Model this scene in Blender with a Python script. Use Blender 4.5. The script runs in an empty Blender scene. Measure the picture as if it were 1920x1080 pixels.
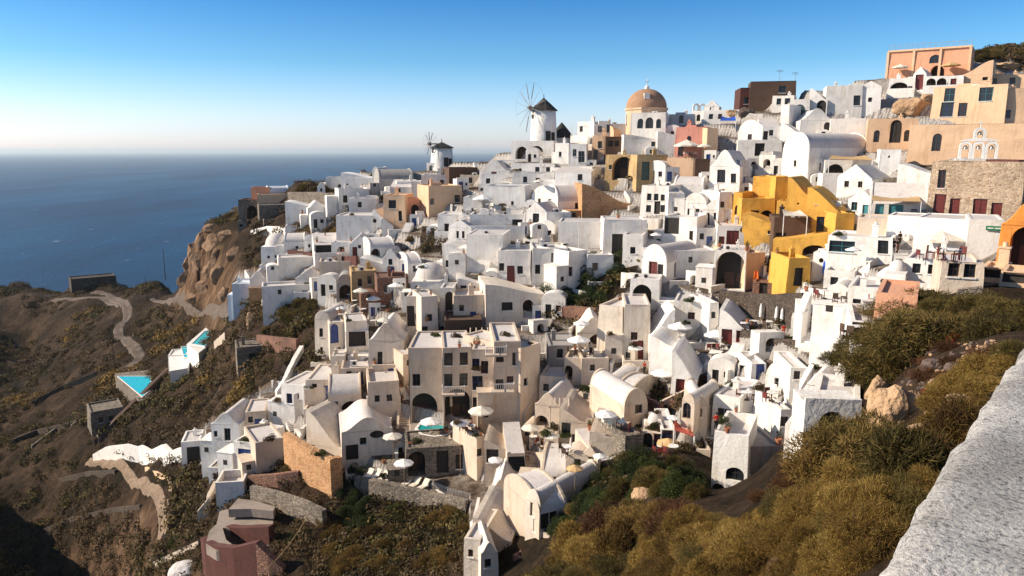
import bpy, bmesh, math, random
import numpy as np
from mathutils import Vector, noise, Matrix
R = math.radians
rnd = random.Random(7)
sc = bpy.context.scene
col = sc.collection

# ------------------------------------------------------------------ camera
F, CX, CY = 1397.0, 960.0, 540.0          # focal length and centre, in pixels of a 1920 x 1080 picture
PITCH = R(10.4)
cam_d = bpy.data.cameras.new('camera')
cam = bpy.data.objects.new('camera', cam_d); col.objects.link(cam)
cam.location = (0, 0, 0); cam.rotation_euler = (R(90) - PITCH, 0, 0)
cam_d.sensor_width = 36; cam_d.lens = 36 * F / 1920
cam_d.clip_start = 0.1; cam_d.clip_end = 90000
sc.camera = cam

# ------------------------------------------------------------------ sky, sun, exposure
SUN_EL, SUN_AZ = R(30), R(-91)           # azimuth clockwise from +Y: the sun stands off to the left over the sea
world = bpy.data.worlds.new('World'); sc.world = world; world.use_nodes = True
wn = world.node_tree
bg = wn.nodes['Background']
sky = wn.nodes.new('ShaderNodeTexSky'); sky.sky_type = 'NISHITA'; sky.sun_disc = False
sky.sun_elevation = SUN_EL; sky.sun_rotation = SUN_AZ
sky.air_density = 1.0; sky.dust_density = 0.6; sky.ozone_density = 2.0; sky.altitude = 100
tc = wn.nodes.new('ShaderNodeTexCoord'); sxyz = wn.nodes.new('ShaderNodeSeparateXYZ'); wn.links.new(tc.outputs['Generated'], sxyz.inputs[0])
# the air's own colour by height: pale at the sea horizon, azure above
tr_ = wn.nodes.new('ShaderNodeValToRGB'); e_ = tr_.color_ramp.elements
while len(e_) < 6: e_.new(.5)
for i_, (p_, c_) in enumerate([(0, (1.04, 1.04, 1.44)), (.045, (.84, .95, 1.26)), (.11, (.38, .70, .96)), (.19, (.17, .50, .84)), (.27, (.36, .52, .66)), (1, (.48, .52, .56))]): e_[i_].position = p_; e_[i_].color = (*c_, 1)
wn.links.new(sxyz.outputs[2], tr_.inputs[0])
tint = wn.nodes.new('ShaderNodeMixRGB'); tint.blend_type = 'MULTIPLY'; tint.inputs[0].default_value = 1; wn.links.new(tr_.outputs[0], tint.inputs[2])
wn.links.new(sky.outputs[0], tint.inputs[1]); wn.links.new(tint.outputs[0], bg.inputs[0]); bg.inputs[1].default_value = 0.115
sd = bpy.data.lights.new('sun', 'SUN'); sun = bpy.data.objects.new('sun', sd); col.objects.link(sun)
sd.energy = 5.0; sd.angle = R(0.5); sd.color = (1.0, 0.86, 0.68)
sdir = Vector((math.sin(SUN_AZ) * math.cos(SUN_EL), math.cos(SUN_AZ) * math.cos(SUN_EL), math.sin(SUN_EL)))
sun.rotation_euler = sdir.to_track_quat('Z', 'Y').to_euler(); sun.location = (-300, 100, 200)
sc.view_settings.view_transform = 'Standard'; sc.view_settings.look = 'None'
sc.view_settings.exposure = 0.6; sc.view_settings.gamma = 1.0
sc.cycles.max_bounces = 6; sc.cycles.transparent_max_bounces = 6

# ------------------------------------------------------------------ pixel <-> world
CP, SP = math.cos(PITCH), math.sin(PITCH)
def ray(px, py):
    u, v = (px - CX) / F, (py - CY) / F
    d = Vector((u, CP - v * SP, -SP - v * CP))
    return Vector((d.x / d.y, 1.0, d.z / d.y))
def P(px, py, y): return ray(px, py) * y
def zat(py, y):                            # height of the point at distance y seen on picture row py
    return ray(CX, py).z * y
def wfac(px, py):                          # metres across per pixel per metre of distance
    v = (py - CY) / F
    return 1.0 / (F * (CP - v * SP))

# ------------------------------------------------------------------ materials
MATS = {}
def new_mat(name):
    m = bpy.data.materials.new(name); m.use_nodes = True; MATS[name] = m
    nt = m.node_tree; b = nt.nodes['Principled BSDF']
    return m, nt, b
def N(nt, typ, **kw):
    n = nt.nodes.new(typ)
    for k, v in kw.items():
        if k.startswith('i_'): n.inputs[k[2:].replace('_', ' ')].default_value = v
        else: setattr(n, k, v)
    return n
def ramp(nt, stops, interp='LINEAR'):
    r = nt.nodes.new('ShaderNodeValToRGB'); e = r.color_ramp.elements
    r.color_ramp.interpolation = interp
    while len(e) < len(stops): e.new(0.5)
    for i, (p, c) in enumerate(stops): e[i].position = p; e[i].color = (*c, 1)
    return r
def scl(c, k): return tuple(min(1.0, x * k) for x in c)
def plaster(name, c, stain=0.75, rough=0.85, bump=0.25, warm=(0.62, 0.50, 0.36)):
    m, nt, b = new_mat(name); L = nt.links
    geo = N(nt, 'ShaderNodeNewGeometry')
    n1 = N(nt, 'ShaderNodeTexNoise', i_Scale=0.45, i_Detail=9.0, i_Roughness=0.72); L.new(geo.outputs['Position'], n1.inputs['Vector'])
    r1 = ramp(nt, [(0.30, scl(c, stain)), (0.5, scl(c, 0.96)), (0.72, c)]); L.new(n1.outputs[0], r1.inputs[0])
    mp = N(nt, 'ShaderNodeMapping'); mp.inputs['Scale'].default_value = (1.6, 1.6, 0.18); L.new(geo.outputs['Position'], mp.inputs[0])
    n2 = N(nt, 'ShaderNodeTexNoise', i_Scale=1.3, i_Detail=5.0, i_Roughness=0.7); L.new(mp.outputs[0], n2.inputs['Vector'])
    r2 = ramp(nt, [(0.52, (0, 0, 0)), (0.76, (1, 1, 1))]); L.new(n2.outputs[0], r2.inputs[0])
    k = N(nt, 'ShaderNodeMath', operation='MULTIPLY'); k.inputs[1].default_value = 0.7; L.new(r2.outputs[0], k.inputs[0])
    mx = N(nt, 'ShaderNodeMixRGB'); mx.inputs[2].default_value = (*[a * w for a, w in zip(c, warm)], 1)
    L.new(k.outputs[0], mx.inputs[0]); L.new(r1.outputs[0], mx.inputs[1])
    oi = N(nt, 'ShaderNodeObjectInfo'); mr = N(nt, 'ShaderNodeMapRange'); mr.inputs[3].default_value = 0.86; mr.inputs[4].default_value = 1.03
    L.new(oi.outputs['Random'], mr.inputs[0])
    hs = N(nt, 'ShaderNodeHueSaturation'); L.new(mx.outputs[0], hs.inputs['Color']); L.new(mr.outputs[0], hs.inputs['Value'])
    L.new(hs.outputs[0], b.inputs['Base Color']); b.inputs['Roughness'].default_value = rough
    n3 = N(nt, 'ShaderNodeTexNoise', i_Scale=5.0, i_Detail=4.0); L.new(geo.outputs['Position'], n3.inputs['Vector'])
    n4 = N(nt, 'ShaderNodeTexNoise', i_Scale=0.9, i_Detail=2.0); L.new(geo.outputs['Position'], n4.inputs['Vector'])
    ad = N(nt, 'ShaderNodeMath', operation='ADD'); L.new(n3.outputs[0], ad.inputs[0]); L.new(n4.outputs[0], ad.inputs[1])
    bp = N(nt, 'ShaderNodeBump', i_Strength=bump*1.2, i_Distance=0.14); L.new(ad.outputs[0], bp.inputs['Height']); L.new(bp.outputs[0], b.inputs['Normal'])
    return m
def masonry(name, stones, mortar, size=2.6, bump=0.9):
    m, nt, b = new_mat(name); L = nt.links
    geo = N(nt, 'ShaderNodeNewGeometry')
    mp = N(nt, 'ShaderNodeMapping'); mp.inputs['Scale'].default_value = (1, 1, 1.7); L.new(geo.outputs['Position'], mp.inputs[0])
    nz = N(nt, 'ShaderNodeTexNoise', i_Scale=2.0, i_Detail=3.0); L.new(mp.outputs[0], nz.inputs['Vector'])
    va = N(nt, 'ShaderNodeVectorMath', operation='MULTIPLY_ADD'); va.inputs[1].default_value = (0.25, 0.25, 0.25)
    L.new(nz.outputs['Color'], va.inputs[0]); L.new(mp.outputs[0], va.inputs[2])
    v1 = N(nt, 'ShaderNodeTexVoronoi', i_Scale=size); L.new(va.outputs[0], v1.inputs['Vector'])
    v2 = N(nt, 'ShaderNodeTexVoronoi', feature='DISTANCE_TO_EDGE', i_Scale=size); L.new(va.outputs[0], v2.inputs['Vector'])
    sp = N(nt, 'ShaderNodeSeparateColor'); L.new(v1.outputs['Color'], sp.inputs[0])
    r1 = ramp(nt, [(i / (len(stones) - 1), s) for i, s in enumerate(stones)]); L.new(sp.outputs[0], r1.inputs[0])
    r2 = ramp(nt, [(0.02, (1, 1, 1)), (0.10, (0, 0, 0))]); L.new(v2.outputs['Distance'], r2.inputs[0])
    mx = N(nt, 'ShaderNodeMixRGB'); mx.inputs[2].default_value = (*mortar, 1); L.new(r2.outputs[0], mx.inputs[0]); L.new(r1.outputs[0], mx.inputs[1])
    n5 = N(nt, 'ShaderNodeTexNoise', i_Scale=0.3, i_Detail=6.0); L.new(geo.outputs['Position'], n5.inputs['Vector'])
    mr = N(nt, 'ShaderNodeMapRange'); mr.inputs[1].default_value = 0.3; mr.inputs[2].default_value = 0.7; mr.inputs[3].default_value = 0.7; mr.inputs[4].default_value = 1.2
    L.new(n5.outputs[0], mr.inputs[0])
    hs = N(nt, 'ShaderNodeHueSaturation'); L.new(mx.outputs[0], hs.inputs['Color']); L.new(mr.outputs[0], hs.inputs['Value'])
    L.new(hs.outputs[0], b.inputs['Base Color']); b.inputs['Roughness'].default_value = 0.95
    r3 = ramp(nt, [(0.0, (0, 0, 0)), (0.15, (1, 1, 1))]); L.new(v2.outputs['Distance'], r3.inputs[0])
    bp = N(nt, 'ShaderNodeBump', i_Strength=bump, i_Distance=0.1); L.new(r3.outputs[0], bp.inputs['Height']); L.new(bp.outputs[0], b.inputs['Normal'])
    return m
def simple(name, c, rough=0.7, metal=0.0, var=0.25, scale=3.0):
    m, nt, b = new_mat(name); L = nt.links
    geo = N(nt, 'ShaderNodeNewGeometry')
    n1 = N(nt, 'ShaderNodeTexNoise', i_Scale=scale, i_Detail=4.0); L.new(geo.outputs['Position'], n1.inputs['Vector'])
    r1 = ramp(nt, [(0.3, scl(c, 1 - var)), (0.7, scl(c, 1 + var * 0.5))]); L.new(n1.outputs[0], r1.inputs[0])
    L.new(r1.outputs[0], b.inputs['Base Color']); b.inputs['Roughness'].default_value = rough; b.inputs['Metallic'].default_value = metal
    return m
def leafmat(name, cols, rough=0.8, trans=0.25, scale=1.2):
    m, nt, b = new_mat(name); L = nt.links
    geo = N(nt, 'ShaderNodeNewGeometry')
    n1 = N(nt, 'ShaderNodeTexNoise', i_Scale=scale, i_Detail=3.0); L.new(geo.outputs['Position'], n1.inputs['Vector'])
    ri = N(nt, 'ShaderNodeMath', operation='MULTIPLY_ADD'); ri.inputs[1].default_value = 0.45
    L.new(geo.outputs['Random Per Island'], ri.inputs[0])
    n0 = N(nt, 'ShaderNodeMath', operation='MULTIPLY_ADD'); n0.inputs[1].default_value = 1.0; n0.inputs[2].default_value = -0.22
    oi = N(nt, 'ShaderNodeObjectInfo'); o2 = N(nt, 'ShaderNodeMath', operation='MULTIPLY_ADD'); o2.inputs[1].default_value = .34; o2.inputs[2].default_value = -.17
    L.new(oi.outputs['Random'], o2.inputs[0]); o3 = N(nt, 'ShaderNodeMath', operation='ADD'); L.new(o2.outputs[0], o3.inputs[0]); L.new(n0.outputs[0], o3.inputs[1])
    L.new(n1.outputs[0], n0.inputs[0]); L.new(o3.outputs[0], ri.inputs[2])
    k = len(cols)
    r1 = ramp(nt, [(0.15 + 0.7 * i / (k - 1), c) for i, c in enumerate(cols)]); L.new(ri.outputs[0], r1.inputs[0])
    L.new(r1.outputs[0], b.inputs['Base Color']); b.inputs['Roughness'].default_value = rough
    b.inputs['Specular IOR Level'].default_value = 0.2
    tr = N(nt, 'ShaderNodeBsdfTranslucent'); L.new(r1.outputs[0], tr.inputs[0])
    ms = N(nt, 'ShaderNodeMixShader'); ms.inputs[0].default_value = trans
    L.new(b.outputs[0], ms.inputs[1]); L.new(tr.outputs[0], ms.inputs[2])
    L.new(ms.outputs[0], nt.nodes['Material Output'].inputs[0])
    return m

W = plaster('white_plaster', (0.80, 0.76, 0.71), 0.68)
W2 = plaster('bright_plaster', (0.85, 0.82, 0.78), 0.72)  # brighter copy of white: sunlight put into the colour of lit faces
CRM = plaster('cream_warm_lit_plaster', (0.62, 0.51, 0.405), 0.68)  # cream; lower-centre houses use it for warm light put into white
WRM = plaster('warm_lit_white_plaster', (0.73, 0.64, 0.54), 0.68)  # white with the warm light of the lower centre put into it
PCH = plaster('peach_plaster', (0.74, 0.50, 0.32), 0.82)  # also puts tan light into the colour of one white flank
SAL = plaster('salmon_plaster', (0.70, 0.36, 0.22), 0.85)
PNK = plaster('pink_plaster', (0.66, 0.29, 0.22), 0.88)
YEL = plaster('yellow_plaster', (0.66, 0.36, 0.06), 0.58)
ORG = plaster('orange_plaster', (0.80, 0.29, 0.045), 0.7)
RED = plaster('oxide_red_plaster', (0.095, 0.028, 0.021), 0.5)
BRN = plaster('dark_brown_plaster', (0.10, 0.055, 0.035), 0.7)
GRY = plaster('grey_cement', (0.34, 0.32, 0.31), 0.75)  # also paints the dark shade of one white house wall
ROOF = plaster('roof_plaster', (0.62, 0.58, 0.56), 0.78)
STN = masonry('grey_stone_masonry', [(0.10, 0.085, 0.07), (0.22, 0.18, 0.14), (0.32, 0.27, 0.21), (0.16, 0.11, 0.08)], (0.20, 0.17, 0.14))
STO = masonry('orange_stone_masonry', [(0.42, 0.20, 0.08), (0.55, 0.30, 0.14), (0.48, 0.26, 0.12), (0.36, 0.15, 0.06)], (0.55, 0.34, 0.18), 2.2, 0.6)
STG = masonry('golden_stone_masonry', [(0.40, 0.25, 0.11), (0.50, 0.34, 0.16), (0.44, 0.30, 0.15)], (0.48, 0.34, 0.18), 1.8, 0.5)
STC = masonry('church_stone_masonry', [(0.34, 0.23, 0.15), (0.50, 0.36, 0.24), (0.58, 0.44, 0.31), (0.28, 0.17, 0.11)], (0.52, 0.41, 0.30), 2.9, 0.5)
STR = masonry('reddish_stone_masonry', [(0.20, 0.09, 0.06), (0.28, 0.14, 0.09), (0.16, 0.08, 0.06)], (0.20, 0.12, 0.09), 2.4, 0.8)
STD = masonry('dark_stone_masonry', [(0.045, 0.032, 0.025), (0.09, 0.065, 0.05), (0.13, 0.095, 0.07), (0.06, 0.04, 0.03)], (0.07, 0.055, 0.045))
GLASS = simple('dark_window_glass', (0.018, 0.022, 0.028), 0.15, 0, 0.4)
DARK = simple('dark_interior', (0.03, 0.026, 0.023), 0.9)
TRIM = simple('white_trim', (0.75, 0.73, 0.70), 0.7)
DRED = simple('dark_red_paint', (0.13, 0.018, 0.014), 0.5)
DBLU = simple('blue_paint', (0.02, 0.055, 0.23), 0.5)
DGRN = simple('dark_green_paint', (0.03, 0.07, 0.055), 0.5)
TEAL = simple('teal_paint', (0.04, 0.20, 0.24), 0.5)
DBRN = simple('brown_wood', (0.07, 0.035, 0.02), 0.7)
GRYP = simple('grey_paint', (0.30, 0.30, 0.29), 0.6)
LWOOD = simple('pale_wood', (0.42, 0.28, 0.15), 0.7)
MET = simple('grey_metal', (0.30, 0.30, 0.30), 0.4, 0.6)
CANV = simple('cream_canvas', (0.72, 0.66, 0.56), 0.9)
CANW = simple('white_canvas', (0.80, 0.78, 0.76), 0.9)
CANT = simple('tan_canvas', (0.55, 0.36, 0.17), 0.9)
CANR = simple('red_canvas', (0.62, 0.12, 0.08), 0.9)
CANB = simple('blue_canvas', (0.02, 0.10, 0.50), 0.8)
ORNG = simple('orange_cloth', (0.85, 0.16, 0.02), 0.8)
THAT = simple('dark_thatch', (0.035, 0.030, 0.027), 0.95, 0, 0.5, 8)
DOMEM = plaster('terracotta_dome_plaster', (0.42, 0.24, 0.14), 0.75)
LBLU = plaster('bluish_shade_and_teal_plaster', (0.62, 0.68, 0.74), 0.85)  # bluish shade put into one white cliff house; also the teal roof
TERR = plaster('terrace_paving', (0.34, 0.28, 0.235), 0.6)
GRNP = simple('green_awning', (0.10, 0.36, 0.22), 0.8)
SKIN = simple('skin', (0.45, 0.26, 0.18), 0.6)
BLKC = simple('black_cloth', (0.015, 0.015, 0.018), 0.9)
REDC = simple('red_cloth', (0.55, 0.03, 0.02), 0.9)
TCOT = simple('terracotta', (0.36, 0.14, 0.07), 0.8)

# ------------------------------------------------------------------ mesh helpers
def tag(o, label=None, cat=None, group=None, kind=None):
    if label: o['label'] = label
    if cat: o['category'] = cat
    if group: o['group'] = group
    if kind: o['kind'] = kind
    return o
def mesh_obj(name, verts, faces, mats, parent=None, midx=None, smooth=False):
    me = bpy.data.meshes.new(name); me.from_pydata([tuple(v) for v in verts], [], faces)
    for m in (mats if isinstance(mats, (list, tuple)) else [mats]): me.materials.append(m)
    if midx: me.polygons.foreach_set('material_index', midx)
    if smooth: me.polygons.foreach_set('use_smooth', [True] * len(me.polygons))
    me.update()
    o = bpy.data.objects.new(name, me); col.objects.link(o)
    if parent: o.parent = parent
    return o
class MB:
    "collects faces of one mesh"
    def __init__(s): s.v = []; s.f = []; s.m = []
    def add(s, vs, fs, mi=0):
        k = len(s.v); s.v += [tuple(v) for v in vs]
        s.f += [tuple(i + k for i in f) for f in fs]; s.m += [mi] * len(fs)
    def quad(s, a, b, c, d, mi=0): s.add([a, b, c, d], [(0, 1, 2, 3)], mi)
    def box(s, x0, x1, y0, y1, z0, z1, mi=0, M=None):
        vs = [Vector(p) for p in ((x0, y0, z0), (x1, y0, z0), (x1, y1, z0), (x0, y1, z0), (x0, y0, z1), (x1, y0, z1), (x1, y1, z1), (x0, y1, z1))]
        if M: vs = [M @ v for v in vs]
        s.add(vs, [(0, 3, 2, 1), (4, 5, 6, 7), (0, 1, 5, 4), (1, 2, 6, 5), (2, 3, 7, 6), (3, 0, 4, 7)], mi)
    def cyl(s, p0, p1, r0, r1=None, n=8, mi=0, cap=True):
        if r1 is None: r1 = r0
        p0, p1 = Vector(p0), Vector(p1); d = (p1 - p0)
        if d.length < 1e-6: return
        q = d.to_track_quat('Z', 'Y'); vs = []
        for p, r in ((p0, r0), (p1, r1)):
            for i in range(n):
                a = 2 * math.pi * i / n; vs.append(p + q @ Vector((r * math.cos(a), r * math.sin(a), 0)))
        fs = [(i, (i + 1) % n, n + (i + 1) % n, n + i) for i in range(n)]
        if cap: fs += [tuple(range(n - 1, -1, -1)), tuple(range(n, 2 * n))]
        s.add(vs, fs, mi)
    def lathe(s, prof, n=24, c=(0, 0, 0), mi=0, a0=0, a1=2 * math.pi):
        full = abs(a1 - a0 - 2 * math.pi) < 1e-6; k = n if full else n + 1
        vs = [(c[0] + r * math.cos(a0 + (a1 - a0) * i / n), c[1] + r * math.sin(a0 + (a1 - a0) * i / n), c[2] + z) for r, z in prof for i in range(k)]
        fs = []
        for j in range(len(prof) - 1):
            for i in range(n):
                b = (i + 1) % k; fs.append((j * k + i, j * k + b, (j + 1) * k + b, (j + 1) * k + i))
        s.add(vs, fs, mi)
    def prism(s, prof, y0, y1, mi=0, M=None, caps=True):
        "profile in x,z drawn out along y"
        n = len(prof); vs = [Vector((x, y0, z)) for x, z in prof] + [Vector((x, y1, z)) for x, z in prof]
        if M: vs = [M @ v for v in vs]
        fs = [((i + 1) % n, i, n + i, n + (i + 1) % n) for i in range(n)]
        if caps: fs += [tuple(range(n)), tuple(range(2 * n - 1, n - 1, -1))]
        s.add(vs, fs, mi)
    def obj(s, name, mats, parent=None, smooth=False):
        return mesh_obj(name, s.v, s.f, mats, parent, s.m, smooth)
def empty(name, loc, rz=0, label=None, cat=None, group=None):
    o = bpy.data.objects.new(name, None); col.objects.link(o); o.location = loc; o.rotation_euler = (0, 0, rz)
    o.empty_display_size = 0.5
    return tag(o, label, cat, group)
def fbm(x, y, z, o=4):
    s, a = 0.0, 1.0
    for i in range(o): s += a * noise.noise((x, y, z)); x *= 2.03; y *= 2.03; z *= 2.03; a *= 0.5
    return s

# ------------------------------------------------------------------ terrain
CTRL = {   # picture column: (row, distance) pairs of the ground, front to back
 -500: [(700,300),(560,420),(520,600)],
 -200: [(780,190),(645,228),(575,242),(545,300),(520,420)],
 50: [(1080,125),(990,136),(900,150),(800,172),(700,215),(645,260),(568,277),(548,330),(535,350)],
 200: [(1080,108),(1000,116),(900,130),(800,150),(700,185),(640,205),(600,228),(560,262),(528,300)],
 300: [(1080,88),(1020,94),(950,103),(870,117),(800,133),(740,150),(690,170),(620,205),(570,232),(530,262)],
 380: [(1080,76),(1000,86),(930,95),(860,105),(800,120),(740,138),(690,150),(640,168),(600,180),(578,190),(500,196),(440,200),(420,206)],
 450: [(1080,72),(960,85),(880,94),(820,102),(760,114),(700,125),(650,135),(600,145),(560,155),(500,167),(420,195),(395,205)],
 560: [(1080,68),(1000,76),(930,84),(850,92),(790,100),(720,108),(660,118),(600,130),(550,138),(490,150),(430,168),(385,190),(350,205)],
 680: [(1080,66),(1000,74),(940,80),(880,86),(800,92),(720,100),(660,108),(600,115),(540,124),(480,136),(420,152),(370,170),(335,188),(322,196)],
 800: [(1080,64),(1000,72),(940,78),(880,84),(800,90),(720,95),(650,101),(600,106),(540,116),(480,128),(420,140),(370,156),(330,172),(308,182)],
 900: [(1080,60),(1000,68),(920,76),(860,82),(800,87),(700,94),(620,101),(540,110),(480,118),(420,130),(370,143),(320,158),(296,168)],
 1010: [(1080,54),(1000,62),(920,70),(860,77),(800,83),(720,91),(640,99),(580,105),(520,112),(460,120),(400,131),(340,145),(300,155),(272,163)],
 1120: [(1080,44),(1000,52),(940,59),(880,66),(800,76),(720,86),(660,93),(600,99),(540,106),(480,114),(420,124),(360,136),(310,148),(260,160)],
 1210: [(1080,34),(1000,44),(920,56),(860,64),(780,74),(700,84),(640,91),(560,98),(500,106),(440,115),(380,125),(320,137),(260,150),(242,160)],
 1300: [(1080,22),(1020,30),(960,46),(920,55),(860,61),(780,68),(700,79),(640,87),(560,95),(500,102),(440,111),(380,121),(320,133),(260,147),(225,160)],
 1400: [(1080,16),(1010,23),(975,31),(955,58),(850,65),(780,69),(720,73),(660,78),(600,86),(540,95),(480,102),(420,110),(360,120),(300,133),(240,146),(200,158)],
 1460: [(1080,13),(980,20),(910,29),(880,50),(855,60),(780,66),(700,71),(640,77),(580,84),(520,94),(460,102),(400,108),(340,120),(280,132),(220,146)],
 1520: [(1080,12),(980,17),(880,26),(835,42),(810,57),(740,62),(700,66),(640,73),(580,78),(520,88),(460,96),(400,106),(340,118),(280,130),(220,144),(170,158)],
 1620: [(1080,10),(1000,13),(900,20),(800,30),(720,38),(660,46),(600,58),(550,72),(500,84),(440,92),(380,103),(320,117),(260,130),(200,145),(150,160)],
 1740: [(1080,9),(1000,11),(860,17),(760,23),(680,29),(610,36),(565,50),(520,68),(470,80),(420,90),(350,100),(300,113),(240,126),(180,142),(140,156),(110,166)],
 1880: [(1080,7),(900,12),(760,17),(680,22),(600,29),(550,42),(510,64),(470,76),(420,87),(340,98),(290,110),(230,124),(170,140),(120,158),(92,175)],
 2060: [(1080,6),(900,10),(700,17),(600,26),(500,55),(420,82),(300,105),(200,130),(120,158),(85,180)],
 2300: [(1080,6),(800,12),(600,24),(400,80),(200,130),(100,165),(70,190)],
}
SHORE = 120.0
pts = []
for px, prof in CTRL.items():
    for py, y in prof:
        p = P(px, py, y); pts.append((p.x / y, math.log(y), p.z))
def ap(x, y, z): pts.append((x / y, math.log(y), z))
# ground behind the ridge falls to the sea; the spit beyond the headland
for px, y, z in [(380,235,-45),(380,300,-95),(450,240,-50),(450,320,-100),(560,245,-50),(560,330,-110),(680,240,-40),(680,330,-110),(800,225,-25),
                 (800,320,-105),(900,215,-15),(900,320,-100),(1010,190,-4),(1010,230,-20),(1010,330,-100),(1210,185,2),(1210,240,-25),(1210,340,-100),
                 (1400,185,6),(1400,240,-15),(1400,350,-100),(1620,185,12),(1620,240,0),(1620,360,-90),(1880,215,16),(1880,300,-10),(1880,400,-90),(2300,230,18),(2300,400,-80),
                 (300,330,-95),(300,420,-130),(200,345,-88),(200,430,-128),(50,390,-100),(50,460,-128),(-200,520,-110),(-500,640,-115),(-200,620,-130),(-500,760,-130),
                 (1880,700,-130),(1400,600,-130),(1010,600,-130),(680,600,-130),(380,600,-130),(100,700,-130),(-500,900,-130)]:
    ap(ray(px, 400).x * y, y, z)
for px, y, z in [(-420,150,-52),(-330,110,-50),(-700,150,-55),(-330,135,-55),(-250,100,-66),(-120,95,-74),(50,80,-84),(300,55,-65),(560,40,-48),(800,35,-42),(1010,28,-34),(1210,16,-22),(1300,10,-13),  # leading points raise an unseen hill at left, added to cast shade
                 (1400,6,-7),(1400,3,-3.4),(1620,3,-3),(1880,3,-3),(1010,8,-14),(1010,3,-5),(560,10,-24),(560,3,-8),(50,20,-42),(50,3,-12),(-500,5,-20),(2300,3,-3)]:
    ap(ray(px, 400).x * y, y, z)
A = np.array(pts); A[:, 0] *= 2.2
def phi(r): return np.sqrt(r * r + 0.0004)
K = phi(np.hypot(A[:, None, 0] - A[None, :, 0], A[:, None, 1] - A[None, :, 1]))
wts = np.linalg.solve(K + 1e-6 * np.eye(len(A)), A[:, 2])
NA = 600
GA = np.linspace(-1.25, 1.15, NA)
GL = np.concatenate([np.linspace(math.log(3.0), math.log(45.0), 110)[:-1], np.linspace(math.log(45.0), math.log(215.0), 430)[:-1], np.linspace(math.log(215.0), math.log(900.0), 90)]); NL = len(GL)
ga, gl = np.meshgrid(GA, GL)
GZ = np.zeros_like(ga)
for j in range(0, NL, 20):
    q = np.hypot(ga[j:j+20, :, None] * 2.2 - A[None, None, :, 0], gl[j:j+20, :, None] - A[None, None, :, 1])
    GZ[j:j+20] = (phi(q) * wts).sum(-1)
def in_poly(px, py, poly):
    r = False; n = len(poly); j = n - 1
    for i in range(n):
        xi, yi = poly[i]; xj, yj = poly[j]
        if (yi > py) != (yj > py) and px < (xj - xi) * (py - yi) / (yj - yi) + xi: r = not r
        j = i
    return r
VILL = [(440,520),(455,560),(560,660),(520,720),(400,790),(345,830),(400,900),(450,880),(540,905),(640,860),(720,900),(880,920),(880,1010),(1000,980),(1060,900),
        (1200,850),(1330,820),(1350,930),(1420,880),(1570,830),(1600,760),(1590,660),(1650,640),(1680,575),(1800,560),(2100,480),(2100,200),(1880,110),(1800,110),(1660,140),(1500,150),
        (1300,200),(1000,255),(800,300),(640,330),(600,370),(530,400),(490,440),(560,470),(500,500)]
GARD = [[(1010,560),(1040,500),(1120,470),(1200,450),(1210,470),(1180,540),(1110,590),(1040,600)],
        [(470,570),(590,560),(600,640),(590,700),(540,700),(480,690),(440,640)],
        [(1240,740),(1290,705),(1345,690),(1350,740),(1320,790),(1270,760)],
        [(600,440),(640,400),(690,365),(710,372),(690,400),(620,450)],
        [(540,392),(600,430),(560,440),(500,425)],
        [(465,870),(540,850),(560,900),(470,900)], [(1180,700),(1240,690),(1260,770),(1190,740)], [(790,420),(830,420),(830,470),(790,470)]]
GARD = [[min(p[0] for p in g), min(p[1] for p in g), max(p[0] for p in g), max(p[1] for p in g), g] for g in GARD]
def w2p(x, y, z):                        # world point to picture position
    d = y * CP - z * SP
    return CX + F * x / d, CY - F * (z * CP + y * SP) / d
vill = np.zeros_like(GZ); Z0 = GZ.copy()
for j in range(NL):
    for i in range(NA):
        L_ = GL[j]; y = math.exp(L_); x = GA[i] * y; z = GZ[j, i]
        px, py = w2p(x, y, z)
        v = 1.0 if (y > 52 and y < 215 and in_poly(px, py, VILL)) else 0.0
        if v and any(g[0] < px < g[2] and g[1] < py < g[3] and in_poly(px, py, g[4]) for g in GARD): v = 0.0; terr = 1
        else: terr = v
        vill[j, i] = v
        amp = (0.35 if v else 1.0) * min(1.0, y / 40.0)
        n = fbm(x * 0.045, y * 0.045, 3.1, 3) * 2.2 + fbm(x * 0.25, y * 0.25, 7.7, 3) * 0.55
        # ribbed rock where the ground is steep
        dz = abs(Z0[min(j + 1, NL - 1), i] - Z0[max(j - 1, 0), i]) / (y * (GL[min(j + 1, NL - 1)] - GL[max(j - 1, 0)]))
        st = max(0.0, min(1.0, (dz - 0.8) / 0.8)) * (1 - v)
        n += st * (abs(noise.noise((x * 0.16, y * 0.06, z * 0.05))) * 9.0 - 2.5 + 3.0 * noise.noise((x * 0.45, y * 0.3, z * 0.35)) + 1.2 * noise.noise((x * 1.1, y * .8, z * .9)))
        if v:
            zz = z + 1.3 * noise.noise((x * 0.05, y * 0.05, 9)); q = zz / 2.5; f = math.floor(q); t = q - f
            zs = (f + (0.12 * t / .72 if t < .72 else .12 + .88 * min(1, (t - .72) / .14))) * 2.5 - (zz - z)
            GZ[j, i] = zs + 0.12 * noise.noise((x * .5, y * .5, 1))
        else: GZ[j, i] = z + n * amp * (0.5 if terr else 1)
def zter(x, y):
    y = max(y, 3.01); a = x / y
    fi = (a - GA[0]) / (GA[1] - GA[0]); fj = float(np.searchsorted(GL, math.log(y))) - 1; fj = max(0, min(NL - 2, fj)); fj += max(0.0, min(.999, (math.log(y) - GL[int(fj)]) / (GL[int(fj) + 1] - GL[int(fj)])))
    fi = max(0, min(NA - 1.001, fi)); fj = max(0, min(NL - 1.001, fj)); i, j = int(fi), int(fj); u, v = fi - i, fj - j
    return (GZ[j, i] * (1 - u) + GZ[j, i + 1] * u) * (1 - v) + (GZ[j + 1, i] * (1 - u) + GZ[j + 1, i + 1] * u) * v
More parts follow.
